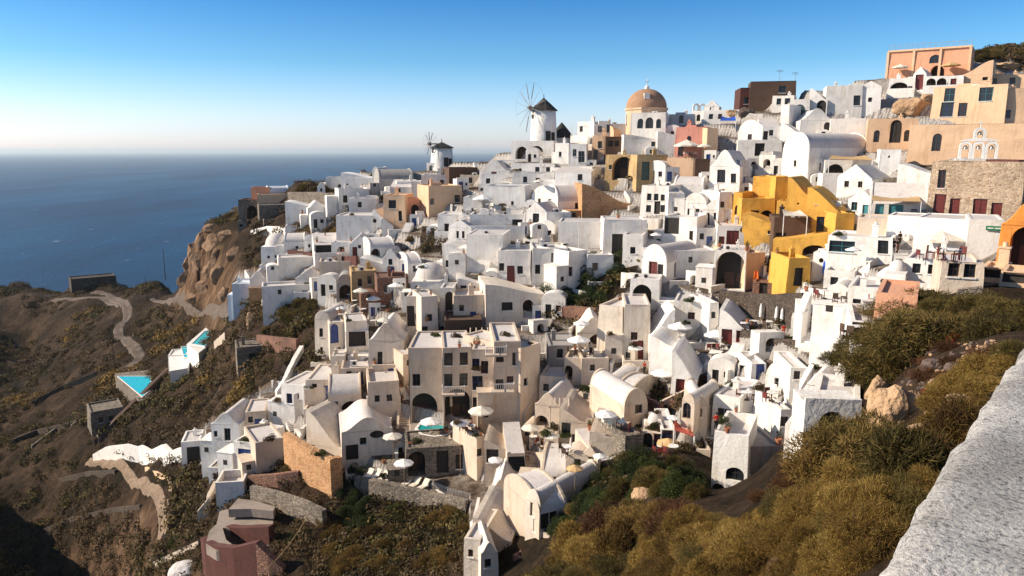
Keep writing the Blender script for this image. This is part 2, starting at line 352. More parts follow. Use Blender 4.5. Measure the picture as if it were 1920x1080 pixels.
def ground(px, py, y0=5.0, y1=700.0):     # first ground point along the sight line
    r = ray(px, py); y = y0
    while y < y1:
        if zter(r.x * y, y) >= r.z * y: 
            a, b = y / 1.006, y
            for _ in range(12):
                m = (a + b) / 2
                if zter(r.x * m, m) >= r.z * m: b = m
                else: a = m
            return r * b
        y *= 1.006
    return None
def gy(px, py):                            # ground point, or the ridge below it
    for k in range(0, 90, 3):
        g = ground(px, py + k)
        if g is not None and g.y < 300: return P(px, py, g.y)
    return P(px, py, 170.0)
vv = [(GA[i] * math.exp(GL[j]), math.exp(GL[j]), GZ[j, i]) for j in range(NL) for i in range(NA)]
ff = [(j * NA + i, j * NA + i + 1, (j + 1) * NA + i + 1, (j + 1) * NA + i) for j in range(NL - 1) for i in range(NA - 1)]
def ground_mat():
    m, nt, b = new_mat('hillside_ground'); L = nt.links
    geo = N(nt, 'ShaderNodeNewGeometry'); at = N(nt, 'ShaderNodeAttribute', attribute_name='village')
    n1 = N(nt, 'ShaderNodeTexNoise', i_Scale=0.09, i_Detail=9.0, i_Roughness=0.7); L.new(geo.outputs['Position'], n1.inputs['Vector'])
    r1 = ramp(nt, [(0.30, (0.022, 0.020, 0.013)), (0.45, (0.050, 0.036, 0.024)), (0.55, (0.090, 0.060, 0.040)), (0.70, (0.16, 0.115, 0.08))]); L.new(n1.outputs[0], r1.inputs[0])
    n2 = N(nt, 'ShaderNodeTexNoise', i_Scale=1.6, i_Detail=8.0, i_Roughness=0.8); L.new(geo.outputs['Position'], n2.inputs['Vector'])
    r2 = ramp(nt, [(0.35, (0.35, 0.35, 0.35)), (0.65, (1.35, 1.3, 1.25))]); L.new(n2.outputs[0], r2.inputs[0])
    mu = N(nt, 'ShaderNodeMixRGB', blend_type='MULTIPLY'); mu.inputs[0].default_value = 1; L.new(r1.outputs[0], mu.inputs[1]); L.new(r2.outputs[0], mu.inputs[2])
    # steep ground is bare tan rock with strata
    mp = N(nt, 'ShaderNodeMapping'); mp.inputs['Scale'].default_value = (0.5, 0.5, 0.12); L.new(geo.outputs['Position'], mp.inputs[0])
    n3 = N(nt, 'ShaderNodeTexNoise', i_Scale=0.8, i_Detail=12.0, i_Roughness=0.75); L.new(mp.outputs[0], n3.inputs['Vector'])
    r3 = ramp(nt, [(0.33, (0.05, 0.028, 0.016)), (0.46, (0.17, 0.10, 0.06)), (0.58, (0.32, 0.20, 0.12)), (0.72, (0.44, 0.30, 0.20))]); L.new(n3.outputs[0], r3.inputs[0])
    sx = N(nt, 'ShaderNodeSeparateXYZ'); L.new(geo.outputs['True Normal'], sx.inputs[0])
    r4 = ramp(nt, [(0.36, (1, 1, 1)), (0.55, (0, 0, 0))]); L.new(sx.outputs[2], r4.inputs[0])
    m1 = N(nt, 'ShaderNodeMixRGB'); L.new(r4.outputs[0], m1.inputs[0]); L.new(mu.outputs[0], m1.inputs[1]); L.new(r3.outputs[0], m1.inputs[2])
    n4 = N(nt, 'ShaderNodeTexNoise', i_Scale=0.5, i_Detail=8.0, i_Roughness=0.7); L.new(geo.outputs['Position'], n4.inputs['Vector'])
    r5 = ramp(nt, [(0.38, (0.09, 0.065, 0.045)), (0.50, (0.22, 0.17, 0.13)), (0.62, (0.42, 0.36, 0.31)), (0.72, (0.56, 0.51, 0.46))]); L.new(n4.outputs[0], r5.inputs[0])
    r6 = ramp(nt, [(0.55, (0.66, 0.62, 0.58)), (0.85, (0, 0, 0))]); L.new(sx.outputs[2], r6.inputs[0])
    r7 = ramp(nt, [(0.55, (1, 1, 1)), (0.85, (0, 0, 0))]); L.new(sx.outputs[2], r7.inputs[0])
    m5 = N(nt, 'ShaderNodeMixRGB'); L.new(r7.outputs[0], m5.inputs[0]); L.new(r5.outputs[0], m5.inputs[1]); m5.inputs[2].default_value = (0.66, 0.61, 0.57, 1); r5 = m5
    m2 = N(nt, 'ShaderNodeMixRGB'); L.new(at.outputs['Fac'], m2.inputs[0]); L.new(m1.outputs[0], m2.inputs[1]); L.new(r5.outputs[0], m2.inputs[2])
    L.new(m2.outputs[0], b.inputs['Base Color']); b.inputs['Roughness'].default_value = 1.0; b.inputs['Specular IOR Level'].default_value = 0.1
    bp = N(nt, 'ShaderNodeBump', i_Strength=1.0, i_Distance=0.6); L.new(n2.outputs[0], bp.inputs['Height'])
    bq = N(nt, 'ShaderNodeBump', i_Strength=1.0, i_Distance=1.6); L.new(n3.outputs[0], bq.inputs['Height']); L.new(bp.outputs[0], bq.inputs['Normal']); L.new(bq.outputs[0], b.inputs['Normal'])
    return m
terrain = mesh_obj('ground', vv, ff, ground_mat(), smooth=False)
at = terrain.data.attributes.new('village', 'FLOAT', 'POINT'); at.data.foreach_set('value', vill.ravel())
tag(terrain, 'brown rocky hillside with scrub falling to the sea', 'hillside', kind='structure')

# ------------------------------------------------------------------ sea
SEA_Z = -122.0
def sea_mat():
    m, nt, b = new_mat('sea_water'); L = nt.links
    geo = N(nt, 'ShaderNodeNewGeometry')
    mp0 = N(nt, 'ShaderNodeMapping'); mp0.inputs['Scale'].default_value = (1, .3, 1); mp0.inputs['Rotation'].default_value = (0, 0, -.35); L.new(geo.outputs['Position'], mp0.inputs[0])
    n0 = N(nt, 'ShaderNodeTexNoise', i_Scale=0.005, i_Detail=9.0, i_Roughness=.65); L.new(mp0.outputs[0], n0.inputs['Vector'])
    r0 = ramp(nt, [(0.32, (0.002, 0.028, 0.080)), (0.5, (0.004, 0.050, 0.13)), (0.68, (0.010, 0.090, 0.20))]); L.new(n0.outputs[0], r0.inputs[0])
    mp = N(nt, 'ShaderNodeMapping'); mp.inputs['Scale'].default_value = (1, 0.55, 1); mp.inputs['Rotation'].default_value = (0, 0, 0.5); L.new(geo.outputs['Position'], mp.inputs[0])
    n1 = N(nt, 'ShaderNodeTexNoise', i_Scale=0.045, i_Detail=9.0, i_Roughness=0.78); L.new(mp.outputs[0], n1.inputs['Vector'])
    r1 = ramp(nt, [(0.63, (0, 0, 0)), (0.69, (1, 1, 1))]); L.new(n1.outputs[0], r1.inputs[0])
    fm = N(nt, 'ShaderNodeMath', operation='MULTIPLY'); fm.inputs[1].default_value = 0.8; L.new(r1.outputs[0], fm.inputs[0])
    mx = N(nt, 'ShaderNodeMixRGB'); mx.inputs[2].default_value = (0.5, 0.55, 0.6, 1); L.new(fm.outputs[0], mx.inputs[0]); L.new(r0.outputs[0], mx.inputs[1])
    L.new(mx.outputs[0], b.inputs['Base Color']); b.inputs['Roughness'].default_value = 0.5; b.inputs['IOR'].default_value = 1.33; b.inputs['Specular IOR Level'].default_value = .28
    bp = N(nt, 'ShaderNodeBump', i_Strength=0.9, i_Distance=3.5); L.new(n1.outputs[0], bp.inputs['Height']); L.new(bp.outputs[0], b.inputs['Normal'])
    return m
xs = [-40000, -9000, -3000, -1200, -400, 400, 1200, 4000, 40000]; ys = [-2000, 100, 500, 900, 2000, 6000, 18000, 60000]
sv = [(x, y, SEA_Z) for y in ys for x in xs]; k = len(xs)
sf = [(j * k + i, j * k + i + 1, (j + 1) * k + i + 1, (j + 1) * k + i) for j in range(len(ys) - 1) for i in range(k - 1)]
tag(mesh_obj('sea', sv, sf, sea_mat()), 'deep blue open sea with small whitecaps', 'sea', kind='structure')

# ------------------------------------------------------------------ foreground parapet
def parapet():
    m, nt, b = new_mat('rough_whitewashed_cement'); L = nt.links
    geo = N(nt, 'ShaderNodeNewGeometry')
    n1 = N(nt, 'ShaderNodeTexNoise', i_Scale=60.0, i_Detail=5.0, i_Roughness=0.7); L.new(geo.outputs['Position'], n1.inputs['Vector'])
    n2 = N(nt, 'ShaderNodeTexNoise', i_Scale=2.2, i_Detail=5.0); L.new(geo.outputs['Position'], n2.inputs['Vector'])
    r1 = ramp(nt, [(0.36, (0.17, 0.165, 0.16)), (0.43, (0.43, 0.42, 0.41)), (0.56, (0.60, 0.585, 0.57)), (0.75, (0.72, 0.70, 0.68))]); L.new(n1.outputs[0], r1.inputs[0])
    r2 = ramp(nt, [(0.36, (0.58, 0.565, 0.55)), (0.5, (0.88, 0.87, 0.86)), (0.62, (1.02, 1.0, .98))]); L.new(n2.outputs[0], r2.inputs[0])
    mu = N(nt, 'ShaderNodeMixRGB', blend_type='MULTIPLY'); mu.inputs[0].default_value = 1; L.new(r1.outputs[0], mu.inputs[1]); L.new(r2.outputs[0], mu.inputs[2])
    # thin hairline cracks
    nw = N(nt, 'ShaderNodeTexNoise', i_Scale=5.0, i_Detail=4.0); L.new(geo.outputs['Position'], nw.inputs['Vector'])
    va = N(nt, 'ShaderNodeVectorMath', operation='MULTIPLY_ADD'); va.inputs[1].default_value = (0.35, 0.35, 0.35); L.new(nw.outputs['Color'], va.inputs[0]); L.new(geo.outputs['Position'], va.inputs[2])
    vo = N(nt, 'ShaderNodeTexVoronoi', feature='DISTANCE_TO_EDGE', i_Scale=1.6); L.new(va.outputs[0], vo.inputs['Vector'])
    r3 = ramp(nt, [(0.0, (0.35, 0.33, 0.32)), (0.012, (1, 1, 1))]); L.new(vo.outputs['Distance'], r3.inputs[0])
    n5 = N(nt, 'ShaderNodeTexNoise', i_Scale=1.3); L.new(geo.outputs['Position'], n5.inputs['Vector'])
    r5 = ramp(nt, [(0.5, (0, 0, 0)), (0.56, (1, 1, 1))]); L.new(n5.outputs[0], r5.inputs[0])
    m3 = N(nt, 'ShaderNodeMixRGB', blend_type='MULTIPLY'); L.new(r5.outputs[0], m3.inputs[0]); L.new(mu.outputs[0], m3.inputs[1]); L.new(r3.outputs[0], m3.inputs[2])
    L.new(m3.outputs[0], b.inputs['Base Color']); b.inputs['Roughness'].default_value = 0.9
    bp = N(nt, 'ShaderNodeBump', i_Strength=1.0, i_Distance=0.02); L.new(n1.outputs[0], bp.inputs['Height'])
    bp2 = N(nt, 'ShaderNodeBump', i_Strength=0.2, i_Distance=0.02); L.new(n2.outputs[0], bp2.inputs['Height']); L.new(bp.outputs[0], bp2.inputs['Normal'])
    L.new(bp2.outputs[0], b.inputs['Normal'])
    Z = -0.95
    e = []
    for px, py in [(1560,1142),(1605,1080),(1645,1024),(1705,944),(1760,862),(1818,778),(1872,706),(1920,640),(1975,572)]:
        r = ray(px, py); e.append(r * (Z / r.z))
    pp = []
    for i in range(len(e) - 1):
        for k in range(16): pp.append(e[i].lerp(e[i + 1], k / 16))
    first = pp[0] + (pp[0] - pp[20]) * 3.0; pp = [first.lerp(pp[0], k / 30) for k in range(30)] + pp
    d = (pp[-1] - pp[60]).normalized(); nrm = Vector((d.y, -d.x, 0))
    cross = [(-0.02, -3.0), (-0.015, -0.30), (0.0, -0.10), (0.012, -0.05), (0.03, -0.018), (0.07, -0.002)] + [(0.07 + 0.05 * i, 0) for i in range(1, 36)] + [(1.9, -0.05), (1.92, -3.0)]
    vs = []; n = len(cross)
    for p in pp:
        for o, z in cross:
            q = p + nrm * o; a = 0.006 * noise.noise((q.x * 9, q.y * 9, z * 9)) + 0.008 * noise.noise((q.x * 2.5, q.y * 2.5, z * 3))
            b2 = (0.035 * noise.noise((q.x * 6, q.y * 6, 4)) + .02 * noise.noise((q.x * 19, q.y * 19, 4))) if o < 0.08 else 0
            vs.append(Vector((q.x, q.y, q.z + z + a)) + nrm * b2)
    fs = [(i * n + k, (i + 1) * n + k, (i + 1) * n + k + 1, i * n + k + 1) for i in range(len(pp) - 1) for k in range(n - 1)]
    fs = [f[::-1] for f in fs]
    o = mesh_obj('parapet_wall', vs, fs, m, smooth=True)
    tag(o, 'rough whitewashed cement parapet running up the right foreground', 'wall', kind='thing')
parapet()

# ------------------------------------------------------------------ windows and doors
_cache = {}
FCOL = {'': DBRN, 'r': DRED, 'b': DBLU, 'k': DARK, 'g': DGRN, 't': TEAL, 'y': GRYP, 'w': TRIM}
def opening_mesh(kind, w, h, c, arch):
    key = (kind, round(w, 2), round(h, 2), c, arch)
    if key in _cache: return _cache[key]
    m = MB(); t = 0.07
    if kind == 'v':                                    # deep vaulted recess with a dark end wall
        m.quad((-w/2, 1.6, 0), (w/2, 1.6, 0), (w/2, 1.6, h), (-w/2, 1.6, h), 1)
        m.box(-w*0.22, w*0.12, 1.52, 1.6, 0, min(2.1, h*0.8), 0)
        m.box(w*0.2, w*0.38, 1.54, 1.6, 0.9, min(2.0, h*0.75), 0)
    else:
        m.quad((-w/2, .06, 0), (w/2, .06, 0), (w/2, .06, h), (-w/2, .06, h), 1)
        m.box(-w/2, -w/2+t, 0, .055, 0, h); m.box(w/2-t, w/2, 0, .055, 0, h); m.box(-w/2+t, w/2-t, 0, .055, h-t, h)
        if kind == 'w':
            m.box(-w/2+t, w/2-t, 0, .055, 0, t)
            if not arch: m.box(-w/2-.06, w/2+.06, -.29, -.15, -.09, -.005, 2)
            m.box(-.025, .025, .01, .05, t, h-t); m.box(-w/2+t, -.025, .012, .048, h*.52, h*.52+.04); m.box(.025, w/2-t, .012, .048, h*.52, h*.52+.04)
        else:
            if w > 1.3: m.box(-.04, .04, .005, .055, 0, h-t)
            k = 2 if w > 1.3 else 1; s = (w - 2*t) / k
            for i in range(k):
                x0 = -w/2 + t + i*s + .05; x1 = x0 + s - .1
                m.box(x0, x1, .03, .058, .08, h*.42); m.box(x0, x1, .045, .058, h*.47, h-t-.08, 0 if c in ('r', 'b', 't', 'g') else 1)
    me = bpy.data.meshes.new('opening'); me.from_pydata(m.v, [], m.f)
    body = FCOL[c]
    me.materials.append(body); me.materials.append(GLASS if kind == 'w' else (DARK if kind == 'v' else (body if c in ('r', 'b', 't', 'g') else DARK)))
    me.materials.append(TRIM); me.polygons.foreach_set('material_index', m.m); me.update(); _cache[key] = me
    return me
def parse_op(s):
    "w20,45,1x1.3r : kind, centre %, sill % of wall height, size in metres, colour"
    side = ''
    if s[0] in '<>': side = s[0]; s = s[1:]
    kind = s[0]; c = ''
    if s[-1].isalpha(): c = s[-1]; s = s[:-1]
    v = s[1:].split(',')
    cx = float(v[0]) / 100; z = float(v[1]) / 100 if len(v) > 1 and v[1] else 0
    dw, dh = {'w': (.85, 1.15), 'a': (.8, 1.4), 'd': (1.0, 2.1), 'A': (1.1, 2.3), 'v': (2.4, 2.6), 'o': (.6, .6), 'n': (.5, .5)}[kind]
    if len(v) > 2: dw, dh = [float(q) for q in v[2].split('x')]
    return side, kind, cx, z, dw, dh, c
def wallface(mb, O, ux, w, h, ops, fnd, inward, root, mats_mi=0):
    "a wall w by h standing at O along ux, with real openings and reveals; returns nothing"
    rec = []
    for (kind, cx, z, ow, oh, c) in ops:
        oh = min(oh, h * 0.96); ow = min(ow, w * 0.9)
        x0 = max(0.03*w, min(w*0.97 - ow, cx*w - ow/2)); z0 = max(0.02, min(h - oh - 0.05, z*h))
        ok = all(x0 + ow < r[0] - .02 or x0 > r[1] + .02 or z0 + oh < r[2] - .02 or z0 > r[3] + .02 for r in rec)
        if ok: rec.append((x0, x0+ow, z0, z0+oh, kind, c))
    def pt(x, z, d=0.0): return O + ux*x + Vector((0, 0, z)) + inward*d
    X = sorted(set([0, w] + [r[0] for r in rec] + [r[1] for r in rec])); Z = sorted(set([-fnd, h] + [r[2] for r in rec] + [r[3] for r in rec]))
    for i in range(len(X)-1):
        for j in range(len(Z)-1):
            mx, mz = (X[i]+X[i+1])/2, (Z[j]+Z[j+1])/2
            if any(r[0] < mx < r[1] and r[2] < mz < r[3] for r in rec): continue
            mb.quad(pt(X[i], Z[j]), pt(X[i+1], Z[j]), pt(X[i+1], Z[j+1]), pt(X[i], Z[j+1]), mats_mi)
    for (x0, x1, z0, z1, kind, c) in rec:
        D = {'v': 1.7, 'n': .35}.get(kind, .26)
        arch = kind in 'aAvo'; wd = x1 - x0; hh = z1 - z0
        if arch:
            rr = wd/2; zc = z1 - min(rr, hh*0.5) ; k = min(rr, hh*0.5)
            arc = [((x0+x1)/2 - rr*math.cos(math.pi*i/10), zc + k*math.sin(math.pi*i/10)) for i in range(11)]
            if kind == 'o':
                zc = (z0+z1)/2; k = hh/2
                arc = [((x0+x1)/2 - rr*math.cos(math.pi*i/10), zc + k*math.sin(math.pi*i/10)) for i in range(11)]
                arb = [((x0+x1)/2 + rr*math.cos(math.pi*i/10), zc - k*math.sin(math.pi*i/10)) for i in range(11)]
            for i in range(5):
                mb.add([pt(*arc[i]), pt(*arc[i+1]), pt(x0, z1)], [(0, 1, 2)], mats_mi); mb.add([pt(*arc[5+i]), pt(*arc[6+i]), pt(x1, z1)], [(0, 1, 2)], mats_mi)
                if kind == 'o':
                    mb.add([pt(*arb[i]), pt(*arb[i+1]), pt(x1, z0)], [(0, 1, 2)], mats_mi); mb.add([pt(*arb[5+i]), pt(*arb[6+i]), pt(x0, z0)], [(0, 1, 2)], mats_mi)
            loop = ([(x0, z0)] if kind != 'o' else []) + arc + ([(x1, z0)] if kind != 'o' else arb[1:])
        else: loop = [(x0, z0), (x0, z1), (x1, z1), (x1, z0)]
        n = len(loop)
        for i in range(n):
            a, b = loop[i], loop[(i+1) % n]
            mb.quad(pt(*a), pt(*b), pt(*b, D), pt(*a, D), mats_mi)
        if kind == 'n':
            mb.quad(pt(x0, z0, D), pt(x1, z0, D), pt(x1, z1, D), pt(x0, z1, D), 2); continue
        mk = 'v' if kind == 'v' else ('d' if kind in 'dA' else 'w')
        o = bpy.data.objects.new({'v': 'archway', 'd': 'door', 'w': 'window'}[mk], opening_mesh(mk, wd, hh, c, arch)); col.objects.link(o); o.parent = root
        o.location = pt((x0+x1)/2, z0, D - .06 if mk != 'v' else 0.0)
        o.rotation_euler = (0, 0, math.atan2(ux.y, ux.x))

# ------------------------------------------------------------------ houses
MATC = {'W': W, 'w': W2, 'C': CRM, 'P': PCH, 'L': SAL, 'K': PNK, 'Y': YEL, 'O': ORG, 'R': RED, 'B': BRN, 'G': GRY, 'S': STN, 'o': STO, 'g': STG, 'c': STC, 'r': STR, 'U': LBLU, 'M': WRM, 'd': STD}
HOUSES = []
def house(pl, pr, base, top, depth, yaw, roof, mat, ops, label, cat='house', group=None, name=None, y=None, fnd=5.0, extra=''):
    if 's' in extra: fnd = 1.5
    pc = (pl+pr)/2
    g = gy(pc, base) if y is None else P(pc, base, y)
    Y = g.y; ya = R(yaw)
    w = (pr-pl) * Y * wfac(pc, base) / max(.35, math.cos(ya))
    h = zat(top, Y) - g.z
    rise = 0; topz = h
    if ':' in roof: roof, rise = roof.split(':'); rise = float(rise)
    if roof in 'VXGxBDH':
        if not rise: rise = {'V': w*.42, 'X': depth*.42, 'G': w*.3, 'x': depth*.3, 'B': w*.35, 'D': w*.45, 'H': 1.5}[roof]
        rise = min(rise, h*.7, (w if roof in 'VGBD' else depth)*.55); h -= rise*.55
    if roof in 'PQ': rise = min(rise or 2.0, h*.7); h -= rise
    if name is None:
        name = {'W': 'white_house', 'w': 'white_house', 'C': 'cream_house', 'M': 'white_house', 'P': 'peach_house', 'L': 'salmon_house', 'K': 'pink_house', 'Y': 'yellow_house', 'O': 'orange_house', 'U': 'blue_tinted_house'}.get(mat, 'stone_house')
    root = empty(name, g, -ya - math.atan2(g.x, g.y), label, cat, group)
    m0 = MATC[mat]; rm = ROOF if mat in 'WwCM' else m0
    rr = random.Random(hash(label) & 0xffff if False else sum(ord(q)*(i+3) for i, q in enumerate(label)))
    F_, S_, T_ = [], [], []
    if mat in 'WwCM' and not any(k in label for k in ('blank', 'plain', 'wall', 'vent')):
        if not ops: ops = rr.choice(['w30,50,.7x.9k w68,50,.7x.9k', 'w50,45,.8x1k d20,3,.9x2k', 'w40,55,.6x.8k', 'd60,3,.9x2b w25,50,.7x.9k'])
        if '>' not in ops and rr.random() < .7: ops += rr.choice([' >w50,50,.7x1k', ' >w30,45,.7x.9k >d65,3,.9x2k', ' >w35,55,.6x.8k >w70,55,.6x.8k'])
    for q in ops.split():
        sd_, kind, cx, z, ow, oh, c = parse_op(q)
        if c == '' and kind in 'wa': c = rr.choice(['', '', 'y', 'b', 'w', 'g'])
        elif c == 'k' and kind in 'wa' and rr.random() < .4: c = ''
        (F_ if sd_ == '' else (S_ if sd_ == '>' else T_)).append((kind, cx, z, ow, oh, c))
    wall = MB(); hx = w/2; d = depth
    X_, Y_ = Vector((1, 0, 0)), Vector((0, 1, 0))
    wallface(wall, Vector((-hx, 0, 0)), X_, w, h, F_, fnd, Y_, root)
    wallface(wall, Vector((hx, 0, 0)), Y_, d, h, S_, fnd, -X_, root)
    wallface(wall, Vector((-hx, d, 0)), -Y_, d, h, [(k, 1-cx, z, a, b, c) for k, cx, z, a, b, c in T_], fnd, X_, root)
    wallface(wall, Vector((hx, d, 0)), -X_, w, h, [], fnd, -Y_, root)
    wall.box(-hx-.02, hx+.02, -.02, d+.02, -fnd, -fnd+.1)
    roofm = MB()
    def arcprof(W_, r_, n=14): return [(-W_*math.cos(math.pi*i/n), h + r_*math.sin(math.pi*i/n)) for i in range(n+1)]
    if roof == 'F':
        ph = .45 if rise == 0 else rise; t = .28
        for (a0, a1, b0, b1) in ((-hx, hx, 0, t), (-hx, hx, d-t, d), (-hx, -hx+t, t, d-t), (hx-t, hx, t, d-t)):
            wall.quad((a0, b0, h), (a1, b0, h), (a1, b1, h), (a0, b1, h))
        roofm.quad((-hx+t, t, h-ph), (hx-t, t, h-ph), (hx-t, d-t, h-ph), (-hx+t, d-t, h-ph))
        for p, q in (((-hx+t, t), (hx-t, t)), ((hx-t, t), (hx-t, d-t)), ((hx-t, d-t), (-hx+t, d-t)), ((-hx+t, d-t), (-hx+t, t))):
            wall.quad((*p, h-ph), (*q, h-ph), (*q, h), (*p, h))
    elif roof in 'VX':
        r_ = rise or (w if roof == 'V' else d) * .42
        W_ = hx if roof == 'V' else d/2; Ln = d if roof == 'V' else w
        Mx = Matrix.Identity(4) if roof == 'V' else Matrix.Translation((0, d/2, 0)) @ Matrix.Rotation(R(90), 4, 'Z') @ Matrix.Translation((0, -w/2, 0))
        pr_ = arcprof(W_, r_); roofm.prism(pr_, .02 if roof == 'V' else 0.02, Ln-.02, 0, Mx)
        lip = arcprof(W_+.004, r_+.18); lip2 = [(x, z) for x, z in lip]
        for a, b in ((0.0, .3), (Ln-.3, Ln)): wall.prism(lip2, a, b, 0, Mx)
    elif roof in 'Gx':
        r_ = rise or (w if roof == 'G' else d) * .3
        W_ = hx if roof == 'G' else d/2; Ln = d if roof == 'G' else w
        Mx = Matrix.Identity(4) if roof == 'G' else Matrix.Translation((0, d/2, 0)) @ Matrix.Rotation(R(90), 4, 'Z') @ Matrix.Translation((0, -w/2, 0))
        roofm.prism([(-W_, h), (0, h+r_), (W_, h)], .02, Ln-.02, 0, Mx)
        for a, b in ((0.0, .28), (Ln-.28, Ln)): wall.prism([(-W_-.003, h), (-W_-.003, h+.12), (0, h+r_+.16), (W_+.003, h+.12), (W_+.003, h)], a, b, 0, Mx)
    elif roof == 'B':                                 # curved bell-shaped gable front
        r_ = rise or w*.35; pr_ = []
        for i in range(13):
            t = -1 + 2*i/12; pr_.append((hx*t, h + r_*(math.cos(math.pi*t)*.5+.5)))
        roofm.prism(pr_, .3, d-.02); wall.prism([(-hx-.003, h)] + [(x, z+.14) for x, z in pr_] + [(hx+.003, h)], 0, .3)
    elif roof == 'D':
        r_ = rise or w*.45
        wall.quad((-hx, 0, h), (hx, 0, h), (hx, d, h), (-hx, d, h))
        R0 = min(w, d)/2*.9
        roofm.lathe([(R0*math.cos(i*math.pi/20), r_*math.sin(i*math.pi/20)) for i in range(11)], 24, (0, d/2, h+.004))
    elif roof == 'H':                                 # mono-pitch rising to the back
        r_ = rise or 1.5
        wall.add([(-hx, 0, h), (-hx, d, h), (-hx, d, h+r_)], [(0, 2, 1)]); wall.add([(hx, 0, h), (hx, d, h), (hx, d, h+r_)], [(0, 1, 2)])
        wall.quad((-hx, d, h), (hx, d, h), (hx, d, h+r_), (-hx, d, h+r_))
        roofm.quad((-hx, 0, h), (hx, 0, h), (hx, d, h+r_), (-hx, d, h+r_))
        wall.box(-hx-.002, -hx+.25, 0, .25, h-.01, h+.15)
    elif roof in 'PQ':                                # solid wing whose top slopes down to the right (P) or left (Q)
        r_ = rise or 2.0; a, b = (h+r_, h) if roof == 'P' else (h, h+r_)
        n = 8; tp = []
        for i in range(n+1):
            t = i/n; s = t*t*(3-2*t); tp.append((-hx + w*t, a + (b-a)*s))
        wall.prism([(-hx, h-.001)] + tp + [(hx, h-.001)], 0, d)
    wo = wall.obj('wall', [m0, rm, DARK], root)
    bv = wo.modifiers.new('soft', 'BEVEL'); bv.width = .17; bv.segments = 3; bv.limit_method = 'ANGLE'; bv.angle_limit = R(60)
    if roofm.v:
        ro = roofm.obj('roof', [rm], root, smooth=False)
        if roof in 'VXDB':
            ro.data.polygons.foreach_set('use_smooth', [len(p.vertices) == 4 for p in ro.data.polygons])
            try: ro.data.set_sharp_from_angle(angle=R(40))
            except Exception: pass
    else: ro = None
    # walls lean in a little and are never quite straight
    kb = .0 if roof in 'PQ' or 'n' in extra and h > 9 else .028
    def lean(v):
        z = max(0, min(v[2], h+1)); nx = noise.noise((g.x*.7 + v[0]*.3, v[1]*.3, v[2]*.25))*.14; ny = noise.noise((g.y*.7 + v[0]*.3, v[1]*.3+9, v[2]*.25))*.14
        return (v[0]*(1 - kb*z/max(hx, 1)) + nx, d/2 + (v[1]-d/2)*(1 - kb*z/max(d/2, 1)) + ny, v[2])
    for o_ in [wo] + ([ro] if ro else []):
        for v_ in o_.data.vertices: v_.co = lean(v_.co)
    for ch in root.children:
        if ch.name.split('.')[0] in ('window', 'door', 'archway'): ch.location = lean(ch.location)
    # lived-in details that belong to the house
    if 'n' not in extra:
        zt = h - .45 if roof == 'F' else h + (rise or 1.0)*.5
        if roof == 'F' and rr.random() < .75 or 'c' in extra:
            c = MB(); x = rr.uniform(-hx*.6, hx*.6); yy = rr.uniform(d*.35, d*.8); s = rr.uniform(.22, .4); hh = rr.uniform(.9, 1.7)
            c.box(x-s, x+s, yy-s, yy+s, zt-.02, zt+hh); c.box(x-s-.07, x+s+.07, yy-s-.07, yy+s+.07, zt+hh, zt+hh+.12); c.cyl((x, yy, zt+hh+.12), (x, yy, zt+hh+.45), s*.55, s*.45, 8)
            c.obj('chimney', [m0], root)
        if roof == 'F' and w > 4 and rr.random() < .5:
            c = MB(); x = rr.uniform(-hx*.5, hx*.5); yy = rr.uniform(d*.3, d*.7)
            c.box(x-.5, x+.5, yy-.2, yy+.2, zt+.12, zt+.85); c.cyl((x+.1, yy-.21, zt+.48), (x+.1, yy-.23, zt+.48), .26, .26, 10, 1); c.box(x-.45, x-.35, yy-.2, yy+.2, zt, zt+.12); c.box(x+.35, x+.45, yy-.2, yy+.2, zt, zt+.12)
            c.obj('air_conditioner', [TRIM, DARK], root)
        if roof == 'F' and w > 5 and rr.random() < .55:
            c = MB(); x = rr.uniform(-hx+.6, hx-2.2); y1 = d*rr.uniform(.5, .9)
            c.box(x, x+rr.uniform(1.4, 2.4), y1-.9, y1, zt-.01, zt+rr.uniform(.5, 1.3)); c.obj('roof_hatch', [m0], root)
    if 't' in extra:                                   # terrace in front with a low parapet
        td = 2.6; c = MB(); pv = MB()
        pv.box(-hx+.02, hx-.02, -td+.2, -.012, -4.0, -.06)
        c.box(-hx, hx, -td, -td+.22, -fnd, .85); c.box(-hx, -hx+.22, -td+.22, -.01, -fnd, .85); c.box(hx-.22, hx, -td+.22, -.01, -fnd, .55)
        pv.obj('terrace_floor', [TERR], root); c.obj('terrace_wall', [m0], root)
    if 'a' in extra:                                   # small side annex
        c = MB(); s = 1 if rr.random() < .5 else -1; aw = w*.35; ah = h*.55
        x0, x1 = (hx+.01, hx+aw) if s > 0 else (-hx-aw, -hx-.01)
        c.box(x0, x1, d*.15, d*.7, -fnd, ah); c.box(x0+(0 if s > 0 else .1), x1-(.1 if s > 0 else 0), d*.15+.1, d*.7-.1, ah, ah+.12)
        c.obj('annex', [m0], root)
